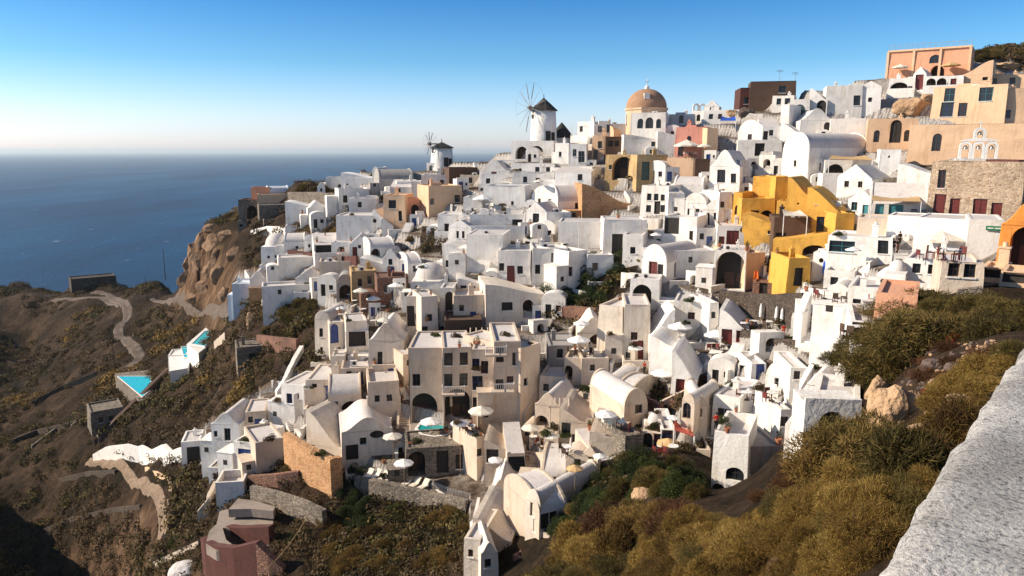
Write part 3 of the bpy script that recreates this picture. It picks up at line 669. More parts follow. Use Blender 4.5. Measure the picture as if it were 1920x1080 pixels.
    if 'z' not in extra and base > 250 and not (mat in 'YPLKOBRUcg') and y is None:
        # rooms built into the slope below, their roof the terrace of the house above
        k_ = 1 if w < 5 else rr.choice([1, 2, 2])
        for i_ in range(k_):
            ww = w/k_*rr.uniform(.55, .98); cx_ = -hx + w*(i_+.5)/k_ + rr.uniform(-.3, .3); dp = rr.uniform(1.6, 3.4); zt = rr.uniform(-1.3, .1)
            hb = rr.uniform(2.2, 3.0); wm_ = MB(); zb = zt - hb; base_ops = rr.choice([[('d', .3, 0, .9, 2.0, rr.choice('rbkk')), ('w', .72, .4, .7, .9, 'k')], [('w', .35, .4, .8, .9, 'k')], [('v', .5, 0, 1.5, 2.0, 'k')], [('d', .5, 0, .9, 1.9, rr.choice('rbkg'))], [('w', .3, .4, .6, .8, 'k'), ('w', .7, .4, .6, .8, 'k')], []])
            O = Vector((cx_-ww/2, -dp, zb)); rec = empty('lower_room', (0, 0, 0)); rec.parent = root
            wallface(wm_, O, X_, ww, hb, base_ops, 4.0, Y_, rec)
            for a_, b_ in (((cx_+ww/2, -dp), (cx_+ww/2, .2)), ((cx_-ww/2, .2), (cx_-ww/2, -dp))): wm_.quad((*a_, zb-4), (*b_, zb-4), (*b_, zt), (*a_, zt))
            pz = zt - rr.choice([.15, .5, .7]); t_ = .22; x0_, x1_ = cx_-ww/2, cx_+ww/2
            wm_.quad((x0_, -dp, zt), (x1_, -dp, zt), (x1_, -dp+t_, zt), (x0_, -dp+t_, zt)); wm_.quad((x0_, -dp+t_, zt), (x0_+t_, -dp+t_, zt), (x0_+t_, .2, zt), (x0_, .2, zt)); wm_.quad((x1_-t_, -dp+t_, zt), (x1_, -dp+t_, zt), (x1_, .2, zt), (x1_-t_, .2, zt))
            wm_.quad((x0_+t_, -dp+t_, pz), (x1_-t_, -dp+t_, pz), (x1_-t_, -dp+t_, zt), (x0_+t_, -dp+t_, zt)); wm_.quad((x0_+t_, -dp+t_, pz), (x0_+t_, -dp+t_, zt), (x0_+t_, .2, zt), (x0_+t_, .2, pz)); wm_.quad((x1_-t_, -dp+t_, pz), (x1_-t_, .2, pz), (x1_-t_, .2, zt), (x1_-t_, -dp+t_, zt))
            wm_.quad((x0_+t_, -dp+t_, pz), (x1_-t_, -dp+t_, pz), (x1_-t_, .2, pz), (x0_+t_, .2, pz), 1)
            m9 = rr.choice([STR, STN]) if rr.random() < .2 else m0
            ob_ = wm_.obj('lower_wall', [m9, TERR if mat != 'S' else m0, DARK], rec)
        if rr.random() < .6 and w > 3:
            s_ = rr.choice([-1, 1]); aw = rr.uniform(1.4, 2.8); ah = h*rr.uniform(.25, .6); y0_ = rr.uniform(-.6, 1.0); am = MB()
            x0_, x1_ = (hx-.05, hx+aw) if s_ > 0 else (-hx-aw, -hx+.05)
            if rr.random() < .45: am.prism([(x0_, -3.5), (x1_, -3.5), (x1_, ah*.75)] + [((x0_+x1_)/2 + (x1_-x0_)/2*math.cos(math.pi*i/8), ah*.75 + .55*math.sin(math.pi*i/8)) for i in range(1, 8)] + [(x0_, ah*.75)], y0_, y0_+3.2)
            else: am.box(x0_, x1_, y0_, y0_+3.0, -3.5, ah); am.box(x0_-.06, x1_+.06, y0_-.06, y0_+3.06, ah, ah+.1)
            am.box((x0_+x1_)/2-.3, (x0_+x1_)/2+.3, y0_-.012, y0_+.1, ah*.3, ah*.3+.7, 1); am.obj('annex', [m0, DARK], root)
    HOUSES.append((g.x, g.y, g.z, w, h, d, -ya - math.atan2(g.x, g.y), label))
    return root

ROWS = r"""
# pl pr base top depth yaw roof mat | openings | label | name | extra
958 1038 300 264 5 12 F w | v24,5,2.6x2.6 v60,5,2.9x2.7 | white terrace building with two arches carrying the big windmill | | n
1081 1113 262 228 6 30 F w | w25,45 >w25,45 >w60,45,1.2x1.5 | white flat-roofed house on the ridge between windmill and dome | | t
1113 1172 262 232 5 -8 F W | w20,45,.9x1.4 w50,45,1.2x1.6 | low white house wing touching the small peach vault | |
1133 1150 262 242 6 50 V P | | small peach barrel-vaulted chapel roof left of the big dome | peach_chapel | n
1181 1247 262 211 5 8 F:.3 W | a28,42,1.2x1.9k a54,42,1.5x2.1k a80,42,1x1.8k | white belfry house with three dark arches below the terracotta dome | |
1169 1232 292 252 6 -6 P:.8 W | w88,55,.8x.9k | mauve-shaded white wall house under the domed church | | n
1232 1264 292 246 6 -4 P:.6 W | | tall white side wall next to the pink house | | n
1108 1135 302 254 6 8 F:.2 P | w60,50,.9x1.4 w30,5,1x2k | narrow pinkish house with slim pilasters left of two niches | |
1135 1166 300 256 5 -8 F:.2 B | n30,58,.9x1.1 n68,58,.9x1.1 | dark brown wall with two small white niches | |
1133 1191 340 290 7 14 F:.4 g | v66,4,4.2x4.2 w18,45,.6x.8k | golden stone house with one big dark arch | |
1193 1252 342 290 7 -18 F:.3 g | d28,8,1.5x3.2g | shaded golden stone wing with a green door | |
1264 1322 300 238 7 10 F:.2 K | a45,50,.8x1.4k a20,10,1x2r | pink cube house behind the red terrace umbrellas | |
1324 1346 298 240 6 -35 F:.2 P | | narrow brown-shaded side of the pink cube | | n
1249 1302 334 296 5 6 F:.1 P | | plain peach retaining house wall under the pink terrace | | n
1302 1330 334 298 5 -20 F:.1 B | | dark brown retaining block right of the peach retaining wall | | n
1262 1318 366 340 6 8 X:1.8 w | | rounded white cave roof under the peach retaining wall | | n
1253 1300 235 214 6 5 F:.2 W | a50,20,.9x1.6k | grey-white house touching the dome on its sunless side | |
1296 1322 232 207 4 8 F:.2 w | a50,20,.8x1.4k | little white ridge house under the pale bell arches | |
1320 1347 208 194 4 8 B:1.6 w | o50,30,.8x.8k | white curved gable with a round hole on the ridge | | n
1318 1387 232 206 5 4 F:.3 w | w20,30k w45,30k w80,30k | low white terrace house left of the dark stone house | | t
1387 1448 208 164 8 -10 F:.3 R | v55,2,2.6x3.4 w20,30,1x1.4k | dark red stone house with an arch on the ridge | stone_house |
1408 1490 180 152 7 -6 F:.3 B | w70,20,1.4x1.4k | dark brown flat-roofed house crowning the ridge | stone_house |
1447 1487 208 179 5 6 F:.3 W | w30,42,.9x1.2k w70,42,1.1x1.2k | white shed with two dark windows beside the red stone house | | 
1460 1478 250 196 6 20 F:.2 w | | tall narrow white wall left of the green arch | | n
1478 1516 230 186 6 2 F:.2 W | A50,4,2.2x3.2g | white house with a wide green arched door | |
1516 1548 222 165 7 6 P:2.2 w | A70,4,1.6x3.2k | white house with a sloping stair flank | |
1548 1612 214 160 7 -6 F:.2 W | w86,30,1.2x1.8k | big white cube house with one dark doorway on the upper slope | |
1610 1648 216 158 6 -2 G:1.0 w | n50,48,.7x.8 | white gabled tower house with a single square hole | |
1383 1428 268 236 6 24 V W | w50,30,.8x1 | grey-white vaulted house below the blue bougainvillea | |
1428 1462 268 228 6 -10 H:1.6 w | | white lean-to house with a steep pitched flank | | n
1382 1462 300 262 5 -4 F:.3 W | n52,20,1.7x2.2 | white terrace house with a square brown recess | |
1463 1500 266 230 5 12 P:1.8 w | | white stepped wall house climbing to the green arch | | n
1500 1560 258 214 7 -14 B:2 W | A82,3,1.3x2.6k | grey-white rounded house with an arched door | |
1558 1628 258 222 7 -4 F:.2 W | | blank white house block left of the peach arched house | | a
1627 1713 282 222 7 -4 F:.2 P | A57,24,1.6x3.6k a20,26,.9x1.9k a80,28,1x1.8k | peach house with one tall arched door and two arched windows | |
1463 1512 344 262 14 42 V W | w48,48,.6x1k w46,20,.8x2r | large white barrel-vaulted house with a lit gable | |
1512 1550 344 296 6 -6 F:.2 W | w50,48,1x1.3r | square white annex with one brown window | |
1548 1640 346 300 6 -8 F:.2 W | v20,3,2.6x3 v60,3,3.6x2.8 | dark open dining terrace house under the beige sail awning | |
1542 1602 366 326 5 -10 F:.2 W | | blank grey-white wall house below the open dining terrace | | n
1648 1684 332 280 5 -6 F:.1 w | n45,70,.3x.3 | plain white square tower above the grey pitched roofs | |
1667 1807 148 90 9 6 F:.3 L | a58,50,2x1.6k v62,2,2.4x2.4 | salmon villa with pale pilasters and a roof railing | salmon_villa | n
1667 1712 176 146 6 4 F:.2 w | v40,6,3x2 w82,20,.8x.8r | white terrace rooms left of the red church door | | t
1711 1734 170 132 6 10 G:1.4 w | d50,3,1.5x2.9r | tiny white gabled chapel with a tall red door | white_chapel |
1734 1800 170 142 5 -2 F:.2 w | v20,5,1.6x2.2 v46,5,1.6x2.2 d75,5,1x2r | low white terrace house right of the tiny chapel | | t
1800 1853 168 114 7 4 Q:2.5 P | n80,60,.8x.6 | cream curved house wall stepping up below the dark hill | | n
1852 1925 165 140 7 -4 F:.3 P | w20,30r w60,30r | low rose house at the edge beneath the dark hill | |
1750 1872 236 160 9 8 F:.2 P | w23,62,1.6x2.2t w22,24,1.9x2.4b w43,24,1.3x2.2r w72,60,1.9x2.2t w72,22,2.2x2.6b | big peach mansion with blue-framed windows in two rows | |
1873 1960 236 165 9 -12 F:.2 P | w20,20,1x1.4b w60,20,1.2x1.5k | shaded right wing of the peach mansion | |
1713 1960 305 232 8 2 F:.1 P | a20,30,1.2x2.6k | long peach terrace wall house with one small arched window | | n
1683 1742 368 308 8 6 P:1.2 w | | plain white block left of the stone church | | n
1742 1896 424 303 10 6 F:.4 c | d14,4,1.3x3.4r d31,6,1.1x2.8r d43,3,1.7x3.2r d58,5,1.4x2.9r d75,9,1.1x2.2r d88,2,1.6x3r w13,58,.9x2.2r | weathered stone church with a row of dark red doors | stone_church | n
1897 1930 420 300 9 -25 F:.2 R | | dark reddish stone side building at the right edge by the church | stone_house | n
1567 1630 366 322 9 26 G:2 W | | grey pitched-roof house left of the teal-trimmed house | | n
1587 1634 420 366 6 18 B:1.2 w | w25,55t d72,6,1x2.4t w20,15t | bright white house with scalloped top and a teal door | |
1633 1734 416 362 8 -4 x:3 W | d18,6,1x2.2t d45,4,1.6x2.5t w75,30,.7x1 | white house with teal doors under a long beige awning | |
1327 1384 364 296 8 16 B:2.6 w | w40,42,1.4x2.1k w80,42,.9x1.5k | white arch-topped house with two dark windows above the yellow house | |
1384 1406 356 300 7 -22 F:.2 w | | rounded white rear wing beside the arch-topped house | | n
1409 1452 378 331 7 14 F:.2 Y | | highest yellow block of the ochre hotel | | n
1452 1476 380 331 6 -16 F:.2 Y | | shaded yellow block beside the highest one | | n
1473 1512 436 332 7 14 P:2.5 Y | o50,75,.3x.3k | tall yellow wing wall with a single vent hole | | n
1512 1588 430 352 7 10 P:5 Y | | sweeping yellow wall curving down above the loungers | | n
1371 1389 420 361 6 20 F:.2 Y | a50,30,.8x1.4k | narrow yellow tower at the corner of the ochre hotel | |
1389 1450 430 372 6 -12 F:.2 Y | d40,8,1.2x2.4k v75,4,2x2.6 | yellow recessed courtyard front with dark doorways | | n
1452 1508 440 377 5 10 F:.2 Y | n10,20,.6x.6 | yellow stair block in the middle of the ochre hotel | | a
1515 1565 448 397 8 8 F:.8 Y | w48,20,1.4x2.2k | yellow suite with one brown window under the lounger deck | |
1565 1598 446 400 8 -20 F:.8 Y | | shaded yellow end of the lounger deck suite | | n
1390 1446 460 402 5 10 P:1 Y | w88,50,.5x.5k | yellow curved garden wall house below the courtyard | | n
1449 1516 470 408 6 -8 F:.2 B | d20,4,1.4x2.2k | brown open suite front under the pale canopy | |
1449 1550 486 437 5 6 Q:1 Y | v75,4,3x1.8 | yellow lower terrace building with a slanted top | |
1439 1476 544 488 6 14 F:.6 Y | w50,30,1.8x1.8g | yellow corner cube with one green-grey window | |
1476 1516 540 484 6 -22 F:.6 Y | d50,6,1x2.2k | shaded yellow flank at the corner cube | |
1344 1432 482 424 9 -6 F:.3 W | d10,20,.8x2r d32,12,1.7x3.2r d58,10,2.2x3.4r d86,12,1.6x3.2r o58,82,1.6x1k | white house with three dark red double doors and a lunette | |
1335 1395 545 470 7 6 F:.2 W | v62,3,4.6x5 | white stair house with a wide open arch below the red doors | |
1395 1432 540 474 8 -35 F:.2 P | | tan-shaded flank beside the wide open arch | | n
1240 1305 470 406 8 16 F:.3 w | n22,50,2.4x2.6 w86,28,.8x1.6k | bright white cube house with a loggia recess | |
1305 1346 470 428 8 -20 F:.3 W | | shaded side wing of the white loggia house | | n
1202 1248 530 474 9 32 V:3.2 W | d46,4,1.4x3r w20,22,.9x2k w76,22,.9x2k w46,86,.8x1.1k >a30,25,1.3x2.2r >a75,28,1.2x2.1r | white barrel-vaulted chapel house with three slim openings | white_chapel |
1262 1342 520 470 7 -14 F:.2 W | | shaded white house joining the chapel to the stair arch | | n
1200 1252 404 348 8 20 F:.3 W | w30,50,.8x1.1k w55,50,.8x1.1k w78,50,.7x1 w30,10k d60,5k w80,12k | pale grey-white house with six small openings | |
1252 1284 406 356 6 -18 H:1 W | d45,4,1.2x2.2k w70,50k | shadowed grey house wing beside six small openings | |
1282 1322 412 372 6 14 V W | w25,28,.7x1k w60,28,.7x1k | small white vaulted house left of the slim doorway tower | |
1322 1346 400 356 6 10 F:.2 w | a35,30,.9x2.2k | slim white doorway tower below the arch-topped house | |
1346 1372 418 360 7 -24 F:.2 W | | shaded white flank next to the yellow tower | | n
1312 1372 425 384 6 6 B:1.6 W | | white flowing roof mound above the red-door house | | n
1604 1662 462 408 6 2 F:.2 C | | cream blank wall house right of the yellow suite | | n
1662 1724 452 405 6 6 F:.1 w | | bright white blank block beneath the teal terrace | | n
1713 1812 482 410 8 8 F:.1 w | | long bright white wall beneath the stone church | | n
1812 1872 486 412 8 -4 F:.1 W | | pale wall carrying the small green sign | | n
1551 1664 500 444 7 6 F:.3 w | w12,45,2.8x1.3t w30,42,1.1x1.7k w86,48,1.1x1.5k d28,4,1.2x2.3b d44,4,1.2x2.2k | white house with teal shutters under a tiled pink roof | |
1521 1556 524 474 5 12 F:.2 w | o45,62,.6x.6k d75,8,.7x1.8r | white cube with a round porthole and a red slit door | |
1556 1577 522 476 5 -18 F:.2 W | d45,10,1.1x2.5b | white cube side with a tall blue door | |
1655 1692 544 502 5 6 D:2 w | o50,50,.2x.2k | white kiosk with a pale green conical roof | white_kiosk | n
1694 1764 540 486 7 6 F:.2 w | | bright white terrace block right of the green-roofed kiosk | | t
1764 1836 548 492 6 -6 F:.2 C | | cream retaining house with hanging creeper by the bushes | | n
1589 1674 596 540 7 4 F:.3 w | w20,25,.7x.9k | bright white lower house above the dark dry bush | | t
1871 1960 512 400 8 6 B:2 O | v52,35,2.4x4 | bright orange arched house at the right edge | |
1838 1880 530 502 4 6 F:.2 P | n50,30,1.4x.7 | peach terrace block below the orange house | |
1880 1960 540 512 4 2 F:.2 P | n30,30,1.4x.7 | peach terrace block at the lower right edge | |
1118 1166 672 574 8 24 F:.3 w | w82,6,.6x2r | tall white bastion house lit on its left face | | n
1166 1218 678 572 8 -4 F:.3 W | w42,38,.9x1r d30,12,.9x2.1r d58,4,1.3x2.4r w80,18,.9x1.4r | white bastion front with dark red doors and windows | | t
1178 1235 584 524 5 6 F:.2 w | v42,4,2.6x3.4 | white tower house with a tall round-headed arch | |
1218 1262 662 580 6 -8 Q:3.5 W | n60,62,1.2x1.4 | white rising stair wall with a square opening | | n
1260 1328 632 566 7 4 F:.2 W | w50,50,.9x.9r d50,8,1.3x2.4r w10,8,.7x1.1k | white house with one dark red door behind two umbrellas | |
1328 1346 632 568 6 -25 F:.2 W | | shaded corner wing right of the umbrella terrace house | | n
1347 1402 655 582 7 4 P:2.2 w | d28,6,1.2x2.4r w26,60,.9x.9r d75,4,1.1x2.2r | white round-topped house with dark red doors beside the stone terraces | |
1216 1262 706 632 7 12 P:1 w | | curved white terrace wall house falling to the bougainvillea | | n
1258 1304 738 660 7 8 P:3 w | d35,2,.9x2.3r d68,2,.9x2.2r | white house end with narrow dark red doors under pink flowers | |
1381 1408 712 678 5 24 G:.8 w | n50,25,1.6x2.0 | little white gabled house with one large grey window | |
1408 1436 718 682 5 -20 F:.2 w | | side wing of the little white gabled house | | n
1434 1482 745 694 8 14 V:2.6 w | w50,85,.8x1.1y d30,8,.9x2.2y w58,25,.9x1.8y w80,20,.6x1.8y | bright white barrel-vaulted house with grey doors beside the long stair | |
1482 1512 738 690 6 -18 F:.2 W | | white rear side of the vaulted house next to the long stair | | n
1333 1384 828 744 7 16 F:.2 w | d42,14,1.3x2.6y d72,14,1x2.4y | bright white cube house with a grey glass door and balcony | |
1384 1408 826 752 7 -10 F:.2 W | | narrow shaded face beside the grey glass door | | n
1407 1460 832 762 7 12 F:.2 w | d8,6,1x2.6k w40,42,.4x1.4k w66,40,.6x.8k | bright white lower cube house with a small dark window | |
1460 1478 832 768 6 -24 F:.2 W | | thin shaded side of the lower white cube | | n
1328 1396 965 815 6 8 F:.9 w @57 | a66,44,1.5x1.1k a20,8,1.2x2k | tall bright white bastion with a small black arched hole | | n
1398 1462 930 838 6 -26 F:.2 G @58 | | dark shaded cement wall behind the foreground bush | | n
1511 1556 775 712 6 10 B:1.8 w | | bright white rounded wall beside the dark bush | | n
1518 1602 812 752 5 2 F:.2 W | n14,45,2x1 | white terrace house with open beams next to the dark bush | | t
1142 1176 790 738 8 30 X:2.2 C | w50,30,.7x.9k | cream barrel-vaulted house left end above the small plaza | |
1170 1214 800 744 8 -30 V:2.4 C | w60,60,.9x.9 | long cream vaulted house with one brown window in its gable | |
1118 1168 756 722 7 20 V:2 C | w30,50,.8x1k | grey vaulted house behind the long cream vault | |
1000 1052 830 750 7 18 B:1.4 C | v18,42,1.6x1.3 v78,40,2.6x3 | cream house with a small lunette and a beam-roofed porch | | 
1047 1104 850 768 7 10 P:1.5 C | w24,58,1x1.5k w24,28,1.2x1.4k w60,22,1x1.4k | cream house with a falling roofline and grey windows | |
1104 1172 884 812 7 6 P:.6 C | | wide blank cream wall above the green creeper | | n
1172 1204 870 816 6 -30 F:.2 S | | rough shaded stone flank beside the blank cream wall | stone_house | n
1201 1240 846 800 6 6 D:2 C | a32,20,.9x1.5k w78,28,.7x1.4r | small cream domed house with a stubby bell chimney | |
1238 1266 846 806 6 -8 F:.2 W | w32,42,1.2x1.2b | shaded little house with a blue window by the red canopy | |
1275 1298 810 748 6 24 V:1.4 C | a40,45,.8x1.5k | yellowish slim vaulted tower house on the bank | |
1298 1324 808 752 6 -10 V:1.2 C | | second yellowish slim vaulted tower beside the brown bank | | n
1089 1120 886 846 6 20 G:1 C | n50,20,1.2x2 | tiny cream gabled porch with square pillars | |
1120 1154 890 852 6 -24 H:1 C | v40,8,2x1.8 | low cream house with a dark open window by the creeper | |
1013 1100 918 880 7 4 X:1.6 C | | smooth cream rounded roof slab above the grey vault | | n
984 1014 1010 932 9 40 V:2.2 w | w45,72,.6x1.3k w50,42,.7x2k w70,20,.6x1.2k | white gable house with slit windows and a mauve barrel roof | |
1010 1066 988 940 7 -30 X:2.4 C | | mauve barrel-vaulted roof wing above the green creeper | | n
918 960 968 912 6 6 B:1.4 C | a60,16,.9x2.1b | lumpy white cave house with a small blue door | |
886 958 1042 974 7 14 P:2 w | | smooth white terraced wall house descending to the scrub | | n
868 902 1095 1012 6 18 F:.2 w | w40,60,.5x.7k | lowest white tower house at the bottom edge | |
900 935 1095 1030 6 -10 B:1.4 w | | lowest white rounded house right of the bottom tower | | n
770 832 800 652 9 6 F:.2 C | w20,52,1x1.6k w42,52,1x1.6k v30,3,3.4x4.2 | cream four-storey hotel left block with a dark ground arch | hotel | n
832 885 800 652 9 -2 F:.2 C | w20,78,1x1.6k w72,78,1x1.6k w20,52,1x1.6k w72,52,1x1.6k v50,3,4x4.6 d3,22,1x2.8k | cream hotel middle block with the largest dark arch | hotel | n
885 926 796 655 9 4 F:.2 C | w16,72,.9x1.5b w60,68,.9x1.6r w18,46,1.3x1.8b A78,14,.9x3.2r w24,20,1.4x1.6k | cream hotel block with a lunette window and slim red door | hotel | n
926 976 800 640 10 -4 F:.3 C | d22,76,.9x1.9k w82,72,.9x1.6r w60,52,.8x.8r w22,40,.9x1.7k d52,34,1.2x2.4k w84,36,.9x1.7r v50,5,4.2x3.8g | cream hotel right block with two small balconies | hotel | n
976 1012 790 648 10 -48 F:.2 C | | warm curved flank at the right end of the hotel | hotel | n
762 894 892 838 6 -4 F:.2 S | v10,5,2x3 v36,5,3x3.2 d52,8,1.4x2.8k w80,20,1.6x1.8k | dark stone suite building under the pool terrace | stone_house | n
894 912 892 818 6 -30 F:.2 C | | cream pier at the end of the dark stone suite | | n
907 950 892 826 6 6 P:1 C | w36,62,1.4x1.6k d32,4,2.2x2.6k w86,14,1.2x1.8k | cream house right of the pool terrace with dark openings | |
950 986 892 838 6 -6 H:1.4 C | w60,15,2x1.8k | cream house beside the short stair flight | |
529 572 796 722 7 34 F:.2 w | w36,52,1x1.5b d80,10,.9x3.2b | bright white house with a blue window and blue door at the slope edge | |
572 618 776 728 7 -4 F:.3 W | | mauve-shaded plain face beside the blue door house | | n
616 680 790 728 7 2 X:1.6 C | d24,6,.6x2.6g w40,50,.9x1.5g v66,4,2.6x2.6 | cream niche house with a green door beneath a shell arch | |
578 642 864 775 5 38 P:4.5 w | w15,45,.5x1.6k | bright white fin wall with a long curved top | | n
642 740 862 796 8 -4 B:1.6 W | w42,55,.8x.9k o68,72,1.8x1k d70,4,1.8x2.6k d20,4,1.6x2k | shaded white house with a lunette above a wide dark door | |
690 752 790 716 7 -2 F:.5 C | | pale terrace house left of the long hotel stair | | n
400 450 858 786 7 26 B:1.6 w | w58,52,.9x1.8g w16,62,.6x.9g | bright white rounded house with a green shuttered window | |
462 500 812 772 6 8 F:.2 C | | pale cube room standing on the left cluster roof | |
441 482 884 830 7 36 F:.2 w | d48,8,2.2x2.8b w12,10,1x1b | white house with a wide blue door under red roof flowers | |
482 536 882 826 7 -12 F:.3 C | | cream walled roof terrace side of the red flower house | | n
343 378 876 828 5 10 F:.2 w | d60,4,1.9x3k | tiny white hut with a dark doorway on the slope | white_hut |
407 458 946 904 4 14 F:1 W | | small mauve-white walled sun terrace above the path | | n
591 622 672 592 7 24 V:1.2 w | w40,55,.7x1.4k w40,10,.5x1.2k | tall white house with pale blue shade at the gully edge | |
620 650 676 604 6 -8 F:.2 w | A30,46,1.3x3b o55,25,.6x.6k n80,58,1.2x1.6 | white house with a big blue arched door above the gully | |
650 692 670 602 6 -4 F:.2 W | n50,30,2.6x2.4 | white pool house with green-shaded recess | |
622 648 716 668 4 8 F:.1 w | n30,60,.3x.5 | square white chimney tower above the terraced roofs | |
692 760 702 622 8 10 B:2.4 w | w32,30,.7x1.8k w72,22,.6x.8k | big white peaked house with two small dark windows | |
756 782 712 664 6 -20 F:.2 C | | pale cube flank beside the orange stairs | | n
762 790 636 556 6 8 F:.2 W | d14,30,1.2x3k w80,42,.8x1.1k | tall white tower house with a dark doorway and window | |
790 824 640 556 6 -14 F:.2 W | | shaded side of the tall white tower house | | n
850 912 612 554 6 -4 F:.4 C | | pinkish cream terrace house with planters on top | | a
824 852 590 540 5 8 F:.2 W | A70,10,1.3x3k | white doorway house with a tall black arch | |
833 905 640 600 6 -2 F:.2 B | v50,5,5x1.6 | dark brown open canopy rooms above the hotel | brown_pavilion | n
575 640 750 712 8 14 F:.2 W | | flat white roof house above the blue door house | | a
640 700 724 690 7 2 F:.5 C | | cream sunken roof terrace with rubble edges | |
700 756 718 684 6 4 F:.3 C | | cream planted roof terrace beside the hotel stair | |
468 500 572 540 5 10 F:.1 o | | stub of an orange stone tower on the cliff path | stone_tower | n
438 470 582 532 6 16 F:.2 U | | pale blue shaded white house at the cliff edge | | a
470 500 560 516 6 8 B:1.4 W | w70,40,.6x.6k | shaded white house beside the orange stone stub | |
495 622 566 534 5 -2 F:.4 W | | long low white terrace block above the dark bank | | n
555 614 540 512 6 10 G:2.2 W | d72,8,1.2x2.4b w35,10,1x.9k | shaded white gabled house with a blue door | |
614 640 540 514 6 -10 H:1 W | w40,20k | small white lean-to right of the blue door gable | |
632 664 562 524 6 4 V:2.2 G | v52,4,2.2x3.6 | grey cave house with a dark round-headed mouth | cave_house |
660 708 556 508 6 -4 F:.3 g | w32,40,.7x1.3k w70,48,.7x1.3k | tan stone house with two upright dark windows | stone_house |
708 766 560 520 6 -6 F:.2 r | w30,30k d60,8k | reddish stone house right of the tan stone house | stone_house | 
449 488 412 374 7 12 F:.3 S | v62,4,2.8x3.4 | grey fort bastion with one arched gate on the cliff top | fort_bastion | n
487 541 406 384 6 -4 F:.2 S | | low grey fort wall block beside the arched gate | fort_bastion | n
484 541 388 364 6 2 F:.2 P | | peach fort rooms on top of the grey wall block | peach_house | n
472 506 370 351 5 6 F:.2 L | | small brick-red ruin room on the fort top | | n
503 542 366 352 5 -6 X:.8 U | | low teal-tinted roof on the fort top | | n
537 582 418 378 7 8 P:1 w | | bright white cave house wall next to the fort | | n
578 614 420 384 7 -4 B:1.6 w | | lumpy white cave house next to the scrub bank | | a
595 610 372 346 4 8 B:1.4 w | n50,60,.6x.8 | small white belfry on the headland | white_belfry | n
640 700 356 324 7 14 P:1.2 w | o20,30,.6x.6k | bright white stepped house near the far end of the ridge | | a
612 648 358 332 6 12 F:.3 w | o70,20,1x1k | low white terrace house on the ridge toward the headland | | a
698 712 352 318 7 20 V:1.4 w | | white gable end of the dark barrel house on the ridge | | n
712 776 352 326 8 -10 X:3 G | | dark grey barrel-vaulted house on the ridge | | n
636 694 386 354 7 -8 F:.3 W | d20,20,.9x1.6k | shaded white house between ridge and scrub bank | | a
719 761 428 366 8 14 F:.2 P | w76,22,.7x2k w40,60,1.6x1.6k | tall peach house with one narrow dark window | |
761 790 404 376 7 -16 V L | A60,4,1.6x2.4k | rust-shaded peach vault with a dark door | |
784 808 396 358 8 22 V:1.4 P | w50,50,.9x1.3k | small peach gable beside the long peach flank | |
804 868 392 348 8 -18 F:.2 P | w84,28,1.2x1.4k w4,20,.8x1.2k | long shaded peach flank below the small windmill | |
731 775 372 344 7 8 H:1.4 W | | white sloping roof house behind the tall peach house | | a
631 700 450 404 8 12 F:.2 w | | broad pinkish-white blank house front on the far slope | | n
690 716 434 400 7 16 G:2 w | o50,62,.8x.8k | white gable with one round black hole on the far slope | |
716 738 448 410 6 0 P:1.4 w | | white sloping wall house between round-hole gable and peach house | | n
491 536 494 450 6 14 D:2.6 w | w30,30,.5x.6k w60,34,.5x.6k | lumpy white cave house with pockmark windows above the cliff | |
533 573 470 446 6 4 X:1.6 w | w60,20,.6x.6k | white rounded terrace roof beside the pockmarked cave house | | a
571 590 478 446 6 18 V:1 w | o50,50,.6x.8k | narrow white gable with one round window left of the red doors | |
590 664 478 450 7 -4 H:1.6 W | n26,10,3.4x2 d56,4,1.2x2.2r d76,4,1.6x2.2r w92,30,.9x1k | long grey-roofed white house with dark red doors | | t
656 694 484 450 6 6 G:1.6 w | w50,75,.6x.6k d26,4,.9x2r d66,4,.9x2r | white gable house with twin dark red doors | |
694 742 486 456 7 -14 X:1.6 W | v12,4,1.8x2.4 | grey barrel roof house with a dark arched side | |
718 748 524 476 6 12 B:1.8 w | w50,80,.7x1k w60,50,1.1x.7k d50,6,1.2x2b | bright white bell-gabled house with a blue door | |
748 766 524 488 6 16 F:.2 w | d55,12,.7x2.2b | white house face with a tall narrow blue opening | |
765 792 522 486 7 -16 X:1.4 W | | shaded vaulted side wing of the bell-gabled house | | n
676 722 520 484 6 10 P:1 w | v40,8,2.2x1.6 n75,8,1.4x1.6 | cream-white terraced house with a dark garage-like mouth | |
524 600 506 482 5 -4 F:.2 W | | plain white wall block beneath the maroon terrace wall | | n
600 676 514 490 5 2 F:.3 C | | low pale roof block below the second maroon wall | | a
770 838 560 512 8 6 D:2.4 W | w18,30,.7x1.2k | white dome-shouldered house with a shallow rounded roof | |
898 954 340 310 7 10 B:2.4 W | d50,4,1.1x2.2r w78,20,.8x1 o84,50,.6x.6k | white mound house with a dormer and red steps | |
1040 1066 308 268 6 20 F:.2 w | w40,35,.6x1k | bright white cube right below the big windmill | | a
1066 1100 316 270 6 4 F:.2 w | w30,50,.8x1.4y w70,25,1.3x2.2y | bright white house with grey shutters below the ridge house | |
958 1040 330 306 6 8 F:.3 w | a20,20,.7x1k w60,25k w85,25k | low bright white terrace house beneath the windmill arches | | a
900 960 352 326 6 6 F:.4 w | w25,25k | white terraced house line left under the windmill | | a
905 985 400 348 7 12 F:.3 w | w70,30,.5x.7k w20,22,.5x.7k | broad bright white wall house with brown plants on top | | t
960 1040 356 322 6 4 F:.3 W | w30,40k w60,40,.8x.9k | white house row with a palm in front | | a
1040 1108 360 318 6 10 H:1 w | w70,60k | white pitched house left of the golden stone arch | | a
820 880 440 402 7 10 F:.3 w | d30,5,.9x1.8k w70,40k | white terrace house under the small windmill slope | | t
868 905 414 370 6 8 F:.3 W | w50,40,.5x.6 | white house by the umbrella café terrace | | t
